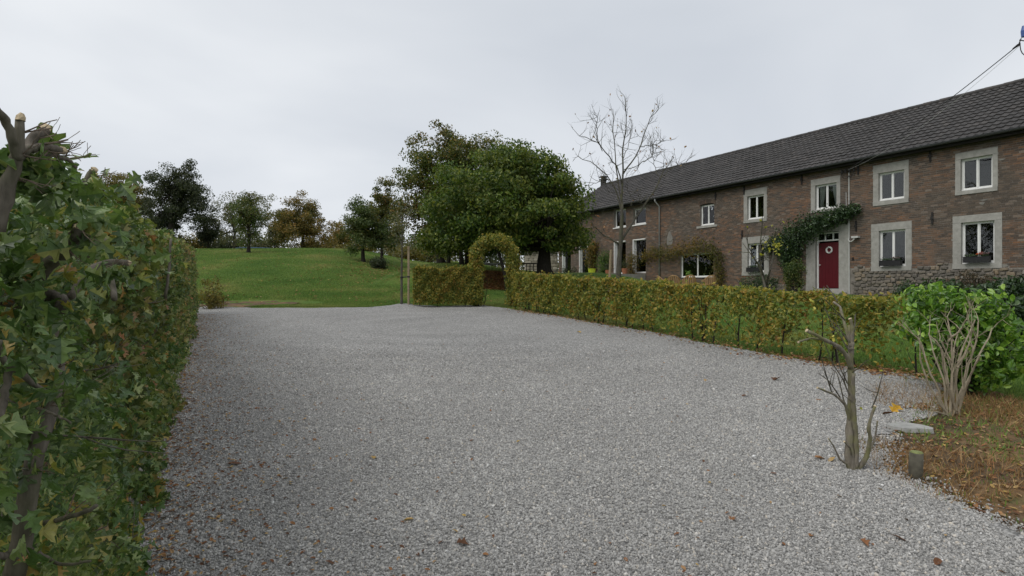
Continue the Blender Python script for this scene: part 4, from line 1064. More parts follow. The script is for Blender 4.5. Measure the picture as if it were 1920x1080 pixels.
# bush at the end of the left hedge
bs = np.array([*GP(396, 574)[:2], 0]); bs[1] = 18.2; bs[0] = (396-CX)/F*18.2; bs[2] = gz(bs[0], bs[1])
shrub("yellowing_shrub", "small yellow-green shrub at the far end of the left hedge", bs, [(bs[0]-0.1, bs[1], bs[2]+0.55, 0.42, 0.4, 0.5), (bs[0]+0.12, bs[1], bs[2]+0.3, 0.35, 0.4, 0.28)], 't_yellow', 1600, 0.065, 60, 0.16, bark='bark_twig', r=0.012, stems=14)
# laurel right
lb = GP(1805, 745)
shrub("laurel_shrub", "bright green glossy laurel shrub at the right end of the beech hedge", lb,
      [(lb[0]-0.05, lb[1], lb[2]+0.75, 0.62, 0.5, 0.48), (lb[0]+0.28, lb[1]+0.1, lb[2]+0.62, 0.42, 0.45, 0.5), (lb[0]-0.30, lb[1]+0.1, lb[2]+0.95, 0.34, 0.35, 0.28), (lb[0], lb[1], lb[2]+0.95, 0.4, 0.35, 0.3), (lb[0]+0.15, lb[1]-0.1, lb[2]+0.4, 0.38, 0.4, 0.35)],
      'laurel', 6500, 0.078, 200, 0.15, T=T_OVAL, stems=26, r=0.014)
# dark shrubs before the facade
for lab, px, Y, hw, top, mt, n_, sz in (
    ("glossy dark green rhododendron in front of the farmhouse at the right frame edge", 1885, 14.5, 55, 515, 'rhodo', 7000, 0.11),
    ("brownish leafless-looking bush against the plinth under the rightmost window", 1812, 19.0, 60, 508, 'brownbush', 7000, 0.06),
    ("dark green shrub behind the bright laurel", 1765, 17.0, 62, 526, 'rhodo', 7000, 0.10),
    ("dark spreading shrub close behind the laurel on the right", 1925, 11.0, 60, 560, 'rhodo', 7000, 0.10),
    ("small dark bush at the plinth right of the front door", 1700, 21.5, 20, 530, 'rhodo', 1800, 0.06)):
    bs = gbase(px, Y); k = Y/F; tz = (HY-top)*k; h = tz-bs[2]
    shrub("garden_shrub", lab, bs, [(bs[0]+dx_*hw*k, bs[1], bs[2]+h*0.48*f_, hw*k*0.55, hw*k*0.5, h*0.46*f_) for dx_, f_ in ((-.5,.85),(0,1),(.5,.95))], mt, n_, sz, 90, 0.26, group="dark shrubs along the farmhouse", T=T_OVAL, stems=14, r=0.02)

# creeper over the red door
def creeper(name, label, path, rad, mat, n, s, spread=0.18, cat="climbing plant", bark='bark_dark', T=T_OVAL):
    pts = smooth_poly([HW(*p) for p in path], 30)
    t = thing(name, pts[0], label, cat)
    i = RNG.integers(0, 30, n); R = np.interp(i, np.linspace(0, 29, len(rad)), rad)
    off = RNG.standard_normal((n, 3))*R[:, None]*0.5
    C = pts[i]+off
    # keep outside the wall
    loc_y = (C[:, 0]-HX)*(-_s) + (C[:, 1]-HYY)*_c
    push = np.maximum(0, loc_y+0.06); C[:, 0] += _s*push; C[:, 1] -= _c*push
    lf = MB(); leaves(lf, C, s, T, nrm(off+np.array([-0.3,-0.2,0.4])*0.1), 0.4); lf.build("foliage", M[mat], t)
    st = MB(); st.tube(pts, np.linspace(0.035, 0.012, 30), 6, bump=0.1)
    for _ in range(26):
        a = RNG.integers(0, 30); q = C[RNG.integers(n)]
        if np.linalg.norm(q-pts[a]) < 0.9: st.tube(curve(pts[a], q, 0.15, 5), [0.012,0.010,0.008,0.006,0.003], 4, cap=False)
    st.build("stem", M[bark], t); return t
zc_ = 2.0
creeper("door_creeper", "dark green climbing plant spreading above and left of the red door", [(-1.75,-0.2,-0.2),(-1.8,-0.22,1.2),(-1.7,-0.28,2.15),(-1.0,-0.35,2.65),(-0.2,-0.38,2.85),(0.5,-0.35,3.05),(1.05,-0.25,3.25),(1.35,-0.2,3.3)],
        [0.03,0.05,0.36,0.66,0.60,0.50,0.38,0.22], 'rhodo', 8500, 0.10)
creeper("door_creeper", "lower dense part of a dark climber hanging left of the door jamb", [(-2.9,-0.15,1.9),(-2.4,-0.2,2.2),(-1.9,-0.25,2.1),(-1.5,-0.25,1.8),(-1.3,-0.2,1.5)], [0.25,0.36,0.42,0.32,0.2], 'rhodo', 2800, 0.09)
bs = gbase(1492, 25.5)
shrub("door_shrub", "mid green upright shrub left of the red front door", bs, [(bs[0], bs[1], bs[2]+0.75, 0.42, 0.4, 0.72)], 't_lawn', 2600, 0.075, 60, 0.22, T=T_OVAL)
creeper("autumn_vine", "reddish-brown vine trained along the wall over the blind-covered window", [(-11.6,-0.2,1.9),(-10.6,-0.25,2.15),(-9.6,-0.3,1.95),(-8.6,-0.3,2.1),(-7.6,-0.3,2.3),(-6.6,-0.28,2.25),(-5.9,-0.2,1.8),(-5.8,-0.15,0.6),(-5.8,-0.12,-0.1)],
        [0.3,0.50,0.45,0.45,0.6,0.6,0.45,0.35,0.3], 't_orange', 3800, 0.085, bark='bark_twig')
creeper("autumn_vine", "russet climber between the far narrow glazed doors", [(-16.8,-0.15,1.0),(-16.8,-0.2,1.8),(-16.9,-0.25,2.6),(-16.4,-0.25,3.0)], [0.25,0.4,0.5,0.4], 't_orange', 2400, 0.09)
creeper("terrace_rose", "green rose bush climbing beside the far terrace doors", [(-15.4,-0.3,0.9),(-15.3,-0.35,1.7),(-15.2,-0.35,2.2)], [0.3,0.5,0.45], 't_green', 1800, 0.08)
creeper("facade_shrub", "thin brown shrub growing against the wall left of the downpipe", [(-12.6,-0.3,0.7),(-12.6,-0.4,1.5),(-12.2,-0.4,2.0)], [0.35,0.45,0.4], 't_orange', 1500, 0.07)
bs = gbase(1440, 24.0)
shrub("facade_shrub", "low dark plant at the wall foot below the lower left window", gbase(1425, 26.5), [(*gbase(1425,26.5)[:2], gbase(1425,26.5)[2]+0.35, 0.9, 0.4, 0.42)], 'rhodo', 2200, 0.07, 40, 0.25)

# ---- branchy wood helpers
def grow(mb, p, d, L, r, depth, tips, spread=0.6, up=0.15, seg=5, ratio=0.68):
    d = d/np.linalg.norm(d); pts = [p]; q = p.copy(); dd = d.copy()
    for _ in range(seg):
        dd = nrm(dd + RNG.standard_normal(3)*0.13 + np.array([0, 0, up*0.25])); q = q + dd*L/seg; pts.append(q.copy())
    rad = np.linspace(r, max(r*0.5, min(r, 0.0008)), len(pts)); mb.tube(np.array(pts), rad, 5 if depth > 1 else 4, cap=False)
    if depth <= 0: tips.append(q); return
    for k in range(RNG.integers(2, 4)):
        a = RNG.integers(2, len(pts)); nd = nrm(dd + RNG.standard_normal(3)*spread + np.array([0, 0, up]))
        grow(mb, pts[a], nd, L*ratio*RNG.uniform(0.7, 1.15), rad[a]*0.68, depth-1, tips, spread, up, seg, ratio)
# bare tree in front of the house
Yt = 21.0
tb = gbase(1160, Yt)
t = thing("bare_tree", tb, "leafless grey tree with upswept branches in front of the far house end", "tree")
tr_ = MB(); tr_.tube(smooth_poly([tb-np.array([0,0,.2]), P(1160,500,Yt), P(1163,460,Yt), P(1166,420,Yt), P(1166,380,Yt)], 14), np.linspace(0.115, 0.055, 14), 9, bump=0.04); tr_.build("trunk", M['bark_grey'], t, True)
br = MB(); tips = []
limbs = [([(1166,400),(1166,340),(1168,290),(1172,240),(1176,215),(1174,182)], 0.07, 0),
         ([(1163,455),(1180,430),(1200,395),(1235,350),(1240,325),(1262,295)], 0.085, 0.5),
         ([(1163,460),(1140,445),(1115,428),(1105,415)], 0.05, -0.4),
         ([(1166,400),(1155,352),(1130,320),(1110,305),(1082,292)], 0.05, 0.3),
         ([(1166,345),(1158,310),(1130,280),(1115,262),(1088,256)], 0.045, -0.5),
         ([(1168,325),(1190,300),(1205,262),(1215,225),(1236,203)], 0.05, 0.4),
         ([(1166,380),(1158,330),(1152,290),(1149,245),(1149,205)], 0.045, 0.6),
         ([(1130,283),(1120,262),(1117,240),(1122,218)], 0.025, -0.6),
         ([(1200,275),(1225,272),(1250,262)], 0.022, 0.6),
         ([(1240,335),(1252,322),(1265,310),(1288,302)], 0.022, 0.8),
         ([(1236,345),(1228,310),(1220,278)], 0.02, 0.3),
         ([(1170,318),(1195,312),(1225,290)], 0.022, -0.7),
         ([(1168,300),(1180,270),(1183,240)], 0.02, 0.5),
         ([(1160,340),(1140,345),(1120,338),(1105,350)], 0.022, -0.3),
         ([(1172,345),(1185,370),(1200,380)], 0.018, 0.1)]
for L_, r, dy_ in limbs:
    n_ = len(L_); pts = np.array([P(px, py, Yt+dy_*i/(n_-1)*2.0) for i, (px, py) in enumerate(L_)])
    # keep the picture outline while giving the limb its own depth
    sp_ = smooth_poly(pts, 12); sp_ += RNG.standard_normal(sp_.shape)*0.02
    br.tube(sp_, np.linspace(r*0.62, 0.009, 12), 6, cap=False)
    for _ in range(13):
        a = RNG.integers(3, 12); d = nrm(sp_[min(a, 11)]-sp_[a-1] + RNG.standard_normal(3)*0.25 + np.array([0, 0, 0.15]))
        grow(br, sp_[a], d+RNG.standard_normal(3)*0.4, RNG.uniform(0.3, 0.65), 0.009, 1, tips, 0.6, 0.25, 4, 0.7)
br.build("branches", M['bark_grey'], t)
lf = MB(); leaves(lf, np.array(tips)[RNG.choice(len(tips), 60)], 0.10, T_OVAL); lf.build("withered_leaves", M['dead'], t)

# thin shrub with few yellow leaves before the house
Ys = 17.0; tb = gbase(1436, Ys)
t = thing("young_tree", tb, "thin young tree with a few yellow leaves before the lower left window", "tree")
br = MB(); tips = []
for L_ in ([(1436,560),(1432,520),(1422,480),(1428,440),(1430,405)], [(1436,545),(1425,500),(1405,470),(1398,440)], [(1436,540),(1445,500),(1452,480),(1448,455),(1455,430)], [(1436,540),(1428,500),(1410,480),(1392,455)]):
    pts = np.array([P(a, b_, Ys+RNG.uniform(-.3,.3)) for a, b_ in L_]); sp_ = smooth_poly(pts, 10); br.tube(sp_, np.linspace(0.035, 0.008, 10), 6)
    for _ in range(5): grow(br, sp_[RNG.integers(3, 10)], nrm(RNG.standard_normal(3)+np.array([0,0,.8])), 0.45, 0.010, 1, tips, .6, .2, 4)
br.build("trunk", M['bark_grey'], t)
lf = MB(); leaves(lf, np.concatenate([np.array(tips)[RNG.choice(len(tips), 22)], P(1452, 460, Ys)+RNG.standard_normal((34, 3))*0.13]), 0.10, T_OVAL); lf.build("yellow_leaves", leaf_mat("pale_yellow_leaf", [(0,(0.30,0.30,0.04)),(1,(0.50,0.45,0.07))]), t)

# staked sapling beside the short hedge
Yk = 18.6; tb = gbase(753, Yk)
t = thing("staked_sapling", tb, "slim young tree tied to a wooden stake at the end of the short hedge", "tree")
br = MB(); br.tube(smooth_poly([tb, P(753,500,Yk), P(755,440,Yk), P(753,400,Yk)], 12), np.linspace(0.045, 0.015, 12), 8); br.build("trunk", M['bark_grey'], t)
br = MB(); tips = []
for py in np.linspace(490, 405, 14):
    grow(br, P(754, py, Yk), nrm(np.array([RNG.uniform(-1,1), RNG.uniform(-1,1), 0.9])), RNG.uniform(0.25,0.5), 0.010, 1, tips, .5, .3, 4)
br.build("branches", M['bark_grey'], t)
tips = np.array(tips); lf = MB(); leaves(lf, tips[RNG.integers(0, len(tips), 700)]+RNG.standard_normal((700,3))*0.10, 0.065); lf.build("crown", M['t_grey'], t)
tb2 = gbase(766, Yk)
t = thing("tree_stake", tb2, "straight pale wooden stake beside the staked sapling", "stake")
s_ = MB(); s_.tube([tb2-np.array([0,0,.1]), P(766, 462, Yk)], 0.034, 10); s_.build("post", M['wood_stake'], t)
s_ = MB(); c0 = P(753, 520, Yk); c1 = P(766, 519, Yk)
for c_ in (c0, c1): s_.tube([c_+np.array([0,0,-.02]), c_+np.array([0,0,.02])], 0.052, 10)
s_.tube([c0, c1], 0.018, 6); s_.build("tie", M['black'], t)

# pruned small tree in the foreground
Yp = GP(1605, 888)[1]; tb = GP(1603, 890)
t = thing("pruned_tree", tb, "hard-pruned mossy little tree with cut stubs at the gravel edge", "tree")
def limb(mb, L_, r0, r1, dy_=0.0, n_=14, sides=9, bump=0.05):
    m_ = len(L_); pts = np.array([P(px, py, Yp+dy_*i/(m_-1)) for i, (px, py) in enumerate(L_)]); n_ *= 2; sp_ = smooth_poly(pts, n_, 1)+RNG.standard_normal((n_, 3))*r1*0.10; rr_k = np.linspace(r0, r1, n_)*0.8*(1+0.13*np.sin(np.arange(n_)*1.3+px)*RNG.uniform(.4, 1, n_)); rr_k[0] *= 1.25
    mb.tube(sp_, rr_k, sides, bump=bump); return sp_
tr_ = MB()
L1 = limb(tr_, [(1603,895),(1592,865),(1594,800),(1597,750),(1594,700),(1596,650),(1594,610)], 0.043, 0.020, 0.02)
limb(tr_, [(1600,890),(1606,850),(1603,800),(1599,740),(1600,700)], 0.026, 0.016, -0.05)
tr_.build("trunk", M['bark_prune'], t, True)
br = MB()
ends = []
for L_, a, b_, d in (([(1595,690),(1587,665),(1570,648),(1545,636),(1513,620)], .022, .014, -.15), ([(1545,637),(1520,634),(1497,641)], .011, .008, -.2),
                     ([(1596,650),(1584,610),(1575,575),(1564,567)], .016, .009, .25), ([(1597,655),(1598,612),(1594,598)], .018, .013, 0),
                     ([(1594,790),(1585,758),(1565,740),(1533,727)], .016, .008, -.1), ([(1605,885),(1625,858),(1632,820),(1628,800),(1640,762)], .024, .011, -.1),
                     ([(1628,850),(1640,825),(1645,790)], .012, .006, .05), ([(1592,872),(1575,862),(1562,835),(1553,822)], .012, .004, -.05),
                     ([(1600,870),(1594,840),(1583,828)], .011, .007, -.1)):
    br = MB(); q = limb(br, L_, a, b_, d, 10, 8); br.build('cut_branch', M['bark_prune'], t, True); ends.append((q[-1], nrm(q[-1]-q[-2]), b_))
tw_ = MB(); tips = []
for L_ in ([(1583,755),(1570,700),(1558,690)], [(1575,745),(1555,715),(1535,700)], [(1560,738),(1548,700),(1540,670)], [(1592,740),(1580,710),(1560,680),(1545,640)], [(1590,720),(1575,690),(1568,650)],
           [(1635,765),(1645,740),(1655,700),(1655,690)], [(1596,700),(1610,690),(1625,675)], [(1594,660),(1562,610),(1545,575)], [(1592,640),(1560,600)], [(1584,600),(1545,560)],[(1570,565),(1550,535)],[(1600,640),(1603,590)]):
    q = limb(tw_, L_, .007, .003, RNG.uniform(-.2,.2), 8, 5, 0)
    for _ in range(2): grow(tw_, q[RNG.integers(3, 8)], nrm(q[-1]-q[0]+RNG.standard_normal(3)*.25), 0.14, 0.003, 0, tips, .5, .2, 4)
tw_.build("twigs", M['bark_grey'], t)
cw_ = MB()
for p_, d, r in ends: cw_.tube([p_, p_+d*0.004], [r*1.0, r*0.97], 8)
cw_.build("cut_faces", M['cutwood'], t)
lf = MB(); C = [P(1556,551,Yp), P(1522,566,Yp), P(1528,580,Yp), P(1578,545,Yp+.1), P(1650,700,Yp), P(1566,628,Yp), P(1610,760,Yp), P(1600,760,Yp)]
leaves(lf, np.repeat(np.array(C), 2, 0)+RNG.standard_normal((16,3))*0.012, 0.032, T_OVAL); lf.build("last_leaves", leaf_mat("fresh_yellow_leaf", [(0,(0.35,0.36,0.05)),(1,(0.55,0.50,0.12))]), t)
# pruned pale multi-stem shrub
Yq = GP(1785, 785)[1]; tb = GP(1785, 785)
t = thing("cut_back_shrub", tb, "pale bare shrub of many cut stems in front of the laurel", "shrub")
SH = [[(1790,785),(1800,740),(1830,680),(1843,650),(1862,615)], [(1786,785),(1790,720),(1800,660),(1828,600)], [(1790,785),(1812,700),(1832,640),(1835,605)], [(1778,785),(1780,720),(1770,670),(1762,640),(1742,628)],
      [(1775,785),(1765,745),(1745,700),(1735,670),(1722,635)], [(1785,785),(1786,700),(1788,650),(1795,628)], [(1795,785),(1806,730),(1812,690),(1826,655)], [(1782,785),(1772,720),(1757,680),(1748,655),(1742,625)],
      [(1792,785),(1796,730),(1785,680),(1765,640)], [(1780,785),(1752,740),(1735,710),(1725,660)], [(1787,785),(1788,640),(1780,620),(1775,595)], [(1788,640),(1800,618),(1812,600)], [(1798,690),(1820,640),(1822,610)],
      [(1790,770),(1770,700),(1765,650)], [(1800,760),(1822,700),(1838,665)], [(1776,780),(1750,770),(1740,790)]]
for L_ in SH:
    st = MB(); dy_ = RNG.uniform(-0.35, 0.35); m_ = len(L_)
    bx_ = RNG.uniform(-10, 10); L_ = [(L_[0][0]+bx_, L_[0][1])]+L_[1:]
    pts = np.array([P(px, py, Yq+dy_*i/(m_-1)) for i, (px, py) in enumerate(L_)]); sp_ = smooth_poly(pts, 10, 1)+RNG.standard_normal((10,3))*0.004
    st.tube(sp_, np.linspace(RNG.uniform(.009,.015), .006, 10), 7, bump=.08)
    st.build("stem", M['bark_pale'], t)
st = MB(); tips = []
for _ in range(42):
    L_ = SH[RNG.integers(len(SH))]; a = L_[RNG.integers(1, len(L_))]
    grow(st, P(a[0], a[1], Yq+RNG.uniform(-.15,.15)), nrm(np.array([RNG.uniform(-1,1), RNG.uniform(-1,1), 1.0])), 0.24, 0.0045, 1, tips, .7, .1, 4)
st.build("twigs", M['bark_pale'], t)

# ================================================================== HEDGES
def beech_hedge(name, label, path, thick, height, n_per_m, mat, seed_gap=None, leafs=0.055, stems_per_m=3.2, foot=0.12):
    path = np.array(path, float); seg = np.linalg.norm(np.diff(path, axis=0), axis=1); L = seg.sum(); cum = np.concatenate([[0], np.cumsum(seg)])
    def at(s): x = np.interp(s, cum, path[:, 0]); y = np.interp(s, cum, path[:, 1]); return x, y
    d = nrm(path[-1]-path[0]); nrm2 = np.array([-d[1], d[0]])
    x0, y0 = path[0]
    t = thing(name, (x0, y0, -CAMH+SLOPE*y0), label, "hedge")
    n = int(n_per_m*L); s = RNG.uniform(0, L, n)
    h = RNG.random(n)**0.85; side = RNG.choice([-1, 1], n)
    face = RNG.random(n)
    b = side*thick/2*(1-np.abs(RNG.standard_normal(n))*0.28); topm = face < 0.16
    b[topm] = RNG.uniform(-thick/2, thick/2, topm.sum())
    H = np.array([height(v) for v in np.linspace(0, L, 60)]); Hs = np.interp(s, np.linspace(0, L, 60), H)
    Hs = Hs*(1+0.03*np.sin(s*5.1)+0.02*np.sin(s*11.7))
    z = foot + h*(Hs-foot); z[topm] = Hs[topm] - np.abs(RNG.standard_normal(topm.sum()))*0.05
    z += (RNG.random(n) < 0.05)*RNG.random(n)*0.10*(z > Hs*0.9)
    lump = (np.sin(s*3.3+z*4)+np.sin(s*8.3+z*9+1)+np.sin(s*14.1-z*12+2)+np.sin(s*5.7-z*6))/4
    b *= 1 + 0.38*lump
    kk = RNG.random(n) < ((0.62+0.9*lump) if seed_gap is not None else (0.9+0.3*lump)); s, z, b, Hs, side = s[kk], z[kk], b[kk], Hs[kk], side[kk]
    if seed_gap is not None:
        g_ = seed_gap(s, z/Hs); k = RNG.random(len(s)) < g_; s, z, b, Hs, side = s[k], z[k], b[k], Hs[k], side[k]
    # low leaves thin out towards the foot
    k = RNG.random(len(s)) < 0.4+0.6*smooth(0.02, 0.28, z/Hs); s, z, b, side = s[k], z[k], b[k], side[k]
    x, y = at(s); X = x+nrm2[0]*b; Y = y+nrm2[1]*b; Z = -CAMH+SLOPE*Y+z
    out = np.stack([nrm2[0]*np.sign(b), nrm2[1]*np.sign(b), np.full(len(b), 0.3)], -1)
    lf = MB(); leaves(lf, np.stack([X, Y, Z], -1), leafs, T_OVAL if leafs > 0.05 else T_RHOMB, out, 0.35); lf.build("foliage", M[mat], t)
    st = MB()
    for k in range(int(L*stems_per_m)):
        s_ = RNG.uniform(0, L); x, y = at(s_); x += RNG.normal(0, .03); y += RNG.normal(0, .03); z0 = -CAMH+SLOPE*y; hh = float(np.interp(s_, np.linspace(0, L, 60), H))*RNG.uniform(.7, .95)
        p0 = np.array([x, y, z0-0.03]); p1 = p0+np.array([d[0]*RNG.normal(0,.12), d[1]*RNG.normal(0,.12), hh]); pts = curve(p0, p1, 0.06, 8); st.tube(pts, np.linspace(RNG.uniform(.010,.019), .005, 8), 6, cap=False)
        for _ in range(5):
            a = RNG.integers(1, 7); e = pts[a]+np.array([RNG.normal(0,.16), RNG.normal(0,.16), RNG.uniform(.0,.3)]); st.tube(curve(pts[a], e, .1, 4), [.006,.005,.004,.002], 4, cap=False)
    st.build("stems", M['bark_dark'], t); return t
# right long hedge: from the arch towards the camera
ra_ = [GP(p, q)[:2] + np.array([0.22, 0.15]) for p, q in ((958,581),(1050,598),(1200,623),(1440,671),(1600,697),(1715,712))]
Lr = np.sum(np.linalg.norm(np.diff(np.array(ra_), axis=0), axis=1))
def gap_r(s, h):
    f = s/Lr
    thin = smooth(0.38, 0.75, f)
    hole = 0.5+0.5*(np.sin(s*4.1+0.7)+np.sin(s*9.7+h*3)+np.sin(h*9+s*2.3))/2.2
    low = 1-smooth(0.45, 0.75, h)
    return np.clip(1 - thin*(0.24 + 0.36*low)*(0.45+1.0*np.clip(1-hole, 0, 1)) - 0.15*smooth(0.85, 0.97, f), 0.04, 1)
beech_hedge("beech_hedge", "long clipped yellow-green beech hedge running along the right side of the gravel", ra_, 0.42, lambda s: 1.13 - 0.09*s/Lr, 4000, 'beech', gap_r, 0.068)
lh_ = [GP(774, 578)[:2]+np.array([0, .08]), GP(903, 577)[:2]+np.array([0, .08])]
beech_hedge("beech_hedge", "short clipped yellow-green beech hedge between the staked sapling and the arch", lh_, 0.5, lambda s: 1.28, 11500, 'beech_green', None, 0.062)
# leafy arch
Yh = 19.1
a0 = GP(893, 576); a1 = GP(962, 580)
cxA = ((893+961)/2-CX)/F*Yh; rA = (961-893)/2/F*Yh; zg = -CAMH+SLOPE*Yh; zs = (HY-482)/F*Yh
ap = [np.array([cxA-rA, Yh, zg])] + [np.array([cxA-rA, Yh, zg+(zs-zg)*k/8]) for k in range(1, 8)] + \
     [np.array([cxA-rA*math.cos(a), Yh, zs+rA*0.92*math.sin(a)]) for a in np.linspace(0, math.pi, 12)] + [np.array([cxA+rA, Yh, zg+(zs-zg)*k/8]) for k in range(7, -1, -1)]
ap = resample(np.array(ap), 80)
t = thing("hedge_arch", (cxA, Yh, zg), "leafy clipped beech arch over the gap between the two low hedges", "arch")
n = 15000; i = RNG.integers(0, 80, n); dd = nrm(RNG.standard_normal((n, 3))); rr = 0.25*RNG.random(n)**0.4*(1+0.28*np.sin(i*0.9+dd[:,0]*3)*np.sin(i*0.37+dd[:,1]*4))
C = ap[i]+dd*np.stack([rr, rr*1.3, rr], -1)
k = RNG.random(n) < 0.45+0.55*smooth(0.2, 0.9, C[:, 2]-zg); lf = MB(); leaves(lf, C[k], 0.07, T_OVAL, dd[k], 0.4); lf.build("foliage", M['beech_green'], t)
st = MB()
for k in range(6):
    off = RNG.standard_normal(3)*0.07; off[2] = 0; st.tube(ap[:40]+off, np.linspace(.022,.010,40), 5, cap=False); st.tube(ap[::-1][:40]+off*0.8, np.linspace(.022,.010,40), 5, cap=False)
st.build("stems", M['bark_dark'], t)

# left hawthorn hedge
dL = np.array([-0.459, 0.889]); nR = np.array([0.889, 0.459])      # along / towards the gravel
def LP(a, b, h):       # a along from the camera's abeam point, b towards the gravel (0 = face), h above ground
    a = np.asarray(a, float); x = LH(0.0)+dL[0]*a+nR[0]*b; y = dL[1]*a+nR[1]*b
    return np.stack([x, y, -CAMH+SLOPE*y+h], -1)
A0, A1 = 0.15, 18.8
lhg = thing("hawthorn_hedge", LP(3.0, -0.4, 0.0), "tall leafy green hawthorn hedge with cut branches along the left of the gravel", "hedge")
HT = lambda a: 1.67 + 0.17*smooth(0.9, 2.4, a) + 0.05*np.sin(a*1.9)*smooth(1.5, 3, a) + 0.03*np.sin(a*5.3)
def face_off(a, h): return 0.05*np.sin(a*3.1+h*2.2)+0.05*np.sin(a*6.7-h*5)+0.03*np.sin(h*9+a*2) - 0.10*smooth(1.5, 1.9, h) + 0.05*smooth(0.9,0.1,h)
def hedge_pts(n, a0, a1, pw=1.0):
    a = a0+(a1-a0)*RNG.random(n)**pw; top = RNG.random(n) < 0.22
    h = RNG.uniform(0.03, 1, n)*HT(a); b = face_off(a, h)-np.abs(RNG.standard_normal(n))*0.24*(1+0.6*np.sin(a*7.3+h*4))
    b[top] = RNG.uniform(-0.9, 0, top.sum()); h[top] = HT(a[top]) - np.abs(RNG.standard_normal(top.sum()))*0.08
    out = np.tile(np.array([nR[0], nR[1], 0.35]), (n, 1)); out[top] = (0.1, 0, 1)
    return a, b, h, out
a, b, h, out = hedge_pts(21000, A0, 6.0, 1.1)
Pn = LP(a, b, h)
dist = np.linalg.norm(Pn, axis=1); ok = dist > 0.62; Pn, out, dist = Pn[ok], out[ok], dist[ok]
nearm = dist < 3.2
lf = MB(); leaves(lf, Pn[nearm], 0.050, T_LOBED, out[nearm], 0.35, droop=0.3); tag(lf.build("near_foliage", M['haw'], lhg), kind="stuff")
lf = MB(); leaves(lf, Pn[~nearm], 0.056, T_LOBS, out[~nearm], 0.35, droop=0.3)
a, b, h, out = hedge_pts(30000, 6.0, A1)
leaves(lf, LP(a, b, h), 0.056, T_LOBS, out, 0.35)
tag(lf.build("foliage", M['haw_far'], lhg), kind="stuff")
a, b, h, out = hedge_pts(9000, 3.0, 8.0); lf = MB(); leaves(lf, LP(a, b, h), 0.05, T_LOBS, out, 0.35); tag(lf.build("mixed_foliage", M['haw'], lhg), kind="stuff")
for (px, py, Y, n_, sg_) in ((92,268,1.10,3,.012),(20,300,1.02,12,.03),(50,330,1.05,26,.035),(95,318,1.12,12,.03),(120,350,1.2,24,.04),(150,430,1.34,40,.07),(90,560,1.4,50,.08),(200,500,1.7,60,.09),(170,360,1.6,40,.07)):
    q = MB(); leaves(q, P(px, py, Y)+RNG.standard_normal((n_, 3))*sg_*0.6, 0.052, T_LOBED, np.tile([.6,-.2,.6], (n_, 1)), .35, droop=.3); tag(q.build("near_foliage", M['haw'], lhg), kind="stuff")
# the largest leaves, singly, on the outer face nearest the camera
lme = []
for k in range(4):
    V = T_LOBED[0].copy(); V[:, 2] += 0.10*np.sin(V[:, 0]*(3+k)+k)+0.12*(k-1.5)*V[:, 1]*V[:, 0]; V[:, 1] *= 0.9+0.08*k; V[:, 0] -= 0.5
    me = bpy.data.meshes.new("leaf"); me.from_pydata(V.tolist(), [], T_LOBED[1].tolist()); me.materials.append(M['haw_one']); lme.append(me)
o0 = np.array(lhg["_o"])
cnt = 0
while cnt < 290:
    if cnt < 215:
        a = 0.75+2.6*RNG.random(); hh = RNG.uniform(0.15, 1.9); p_ = LP(a, face_off(a, hh)+RNG.uniform(0.0, 0.07), hh)
    else:
        a = 0.85+2.2*RNG.random(); p_ = LP(a, RNG.uniform(-0.7, 0.02), HT(a)+RNG.uniform(-.03, .05))
    if np.linalg.norm(p_) < 0.95 or p_[2] > 0.235*p_[1]: continue
    nn = Vector((nR[0], nR[1], 0.6))+Vector(RNG.standard_normal(3)*0.55); q = nn.to_track_quat('Z', 'Y').to_euler(); 
    mt = nn.normalized().to_track_quat('Z', 'Y').to_matrix() @ Matrix.Rotation(RNG.uniform(-2.6, -0.4), 3, 'Z')
    o = link("leaf", lme[cnt % 4], lhg, Vector((p_-o0).tolist()), mt.to_euler(), [float(RNG.uniform(0.045, 0.075))]*3); cnt += 1
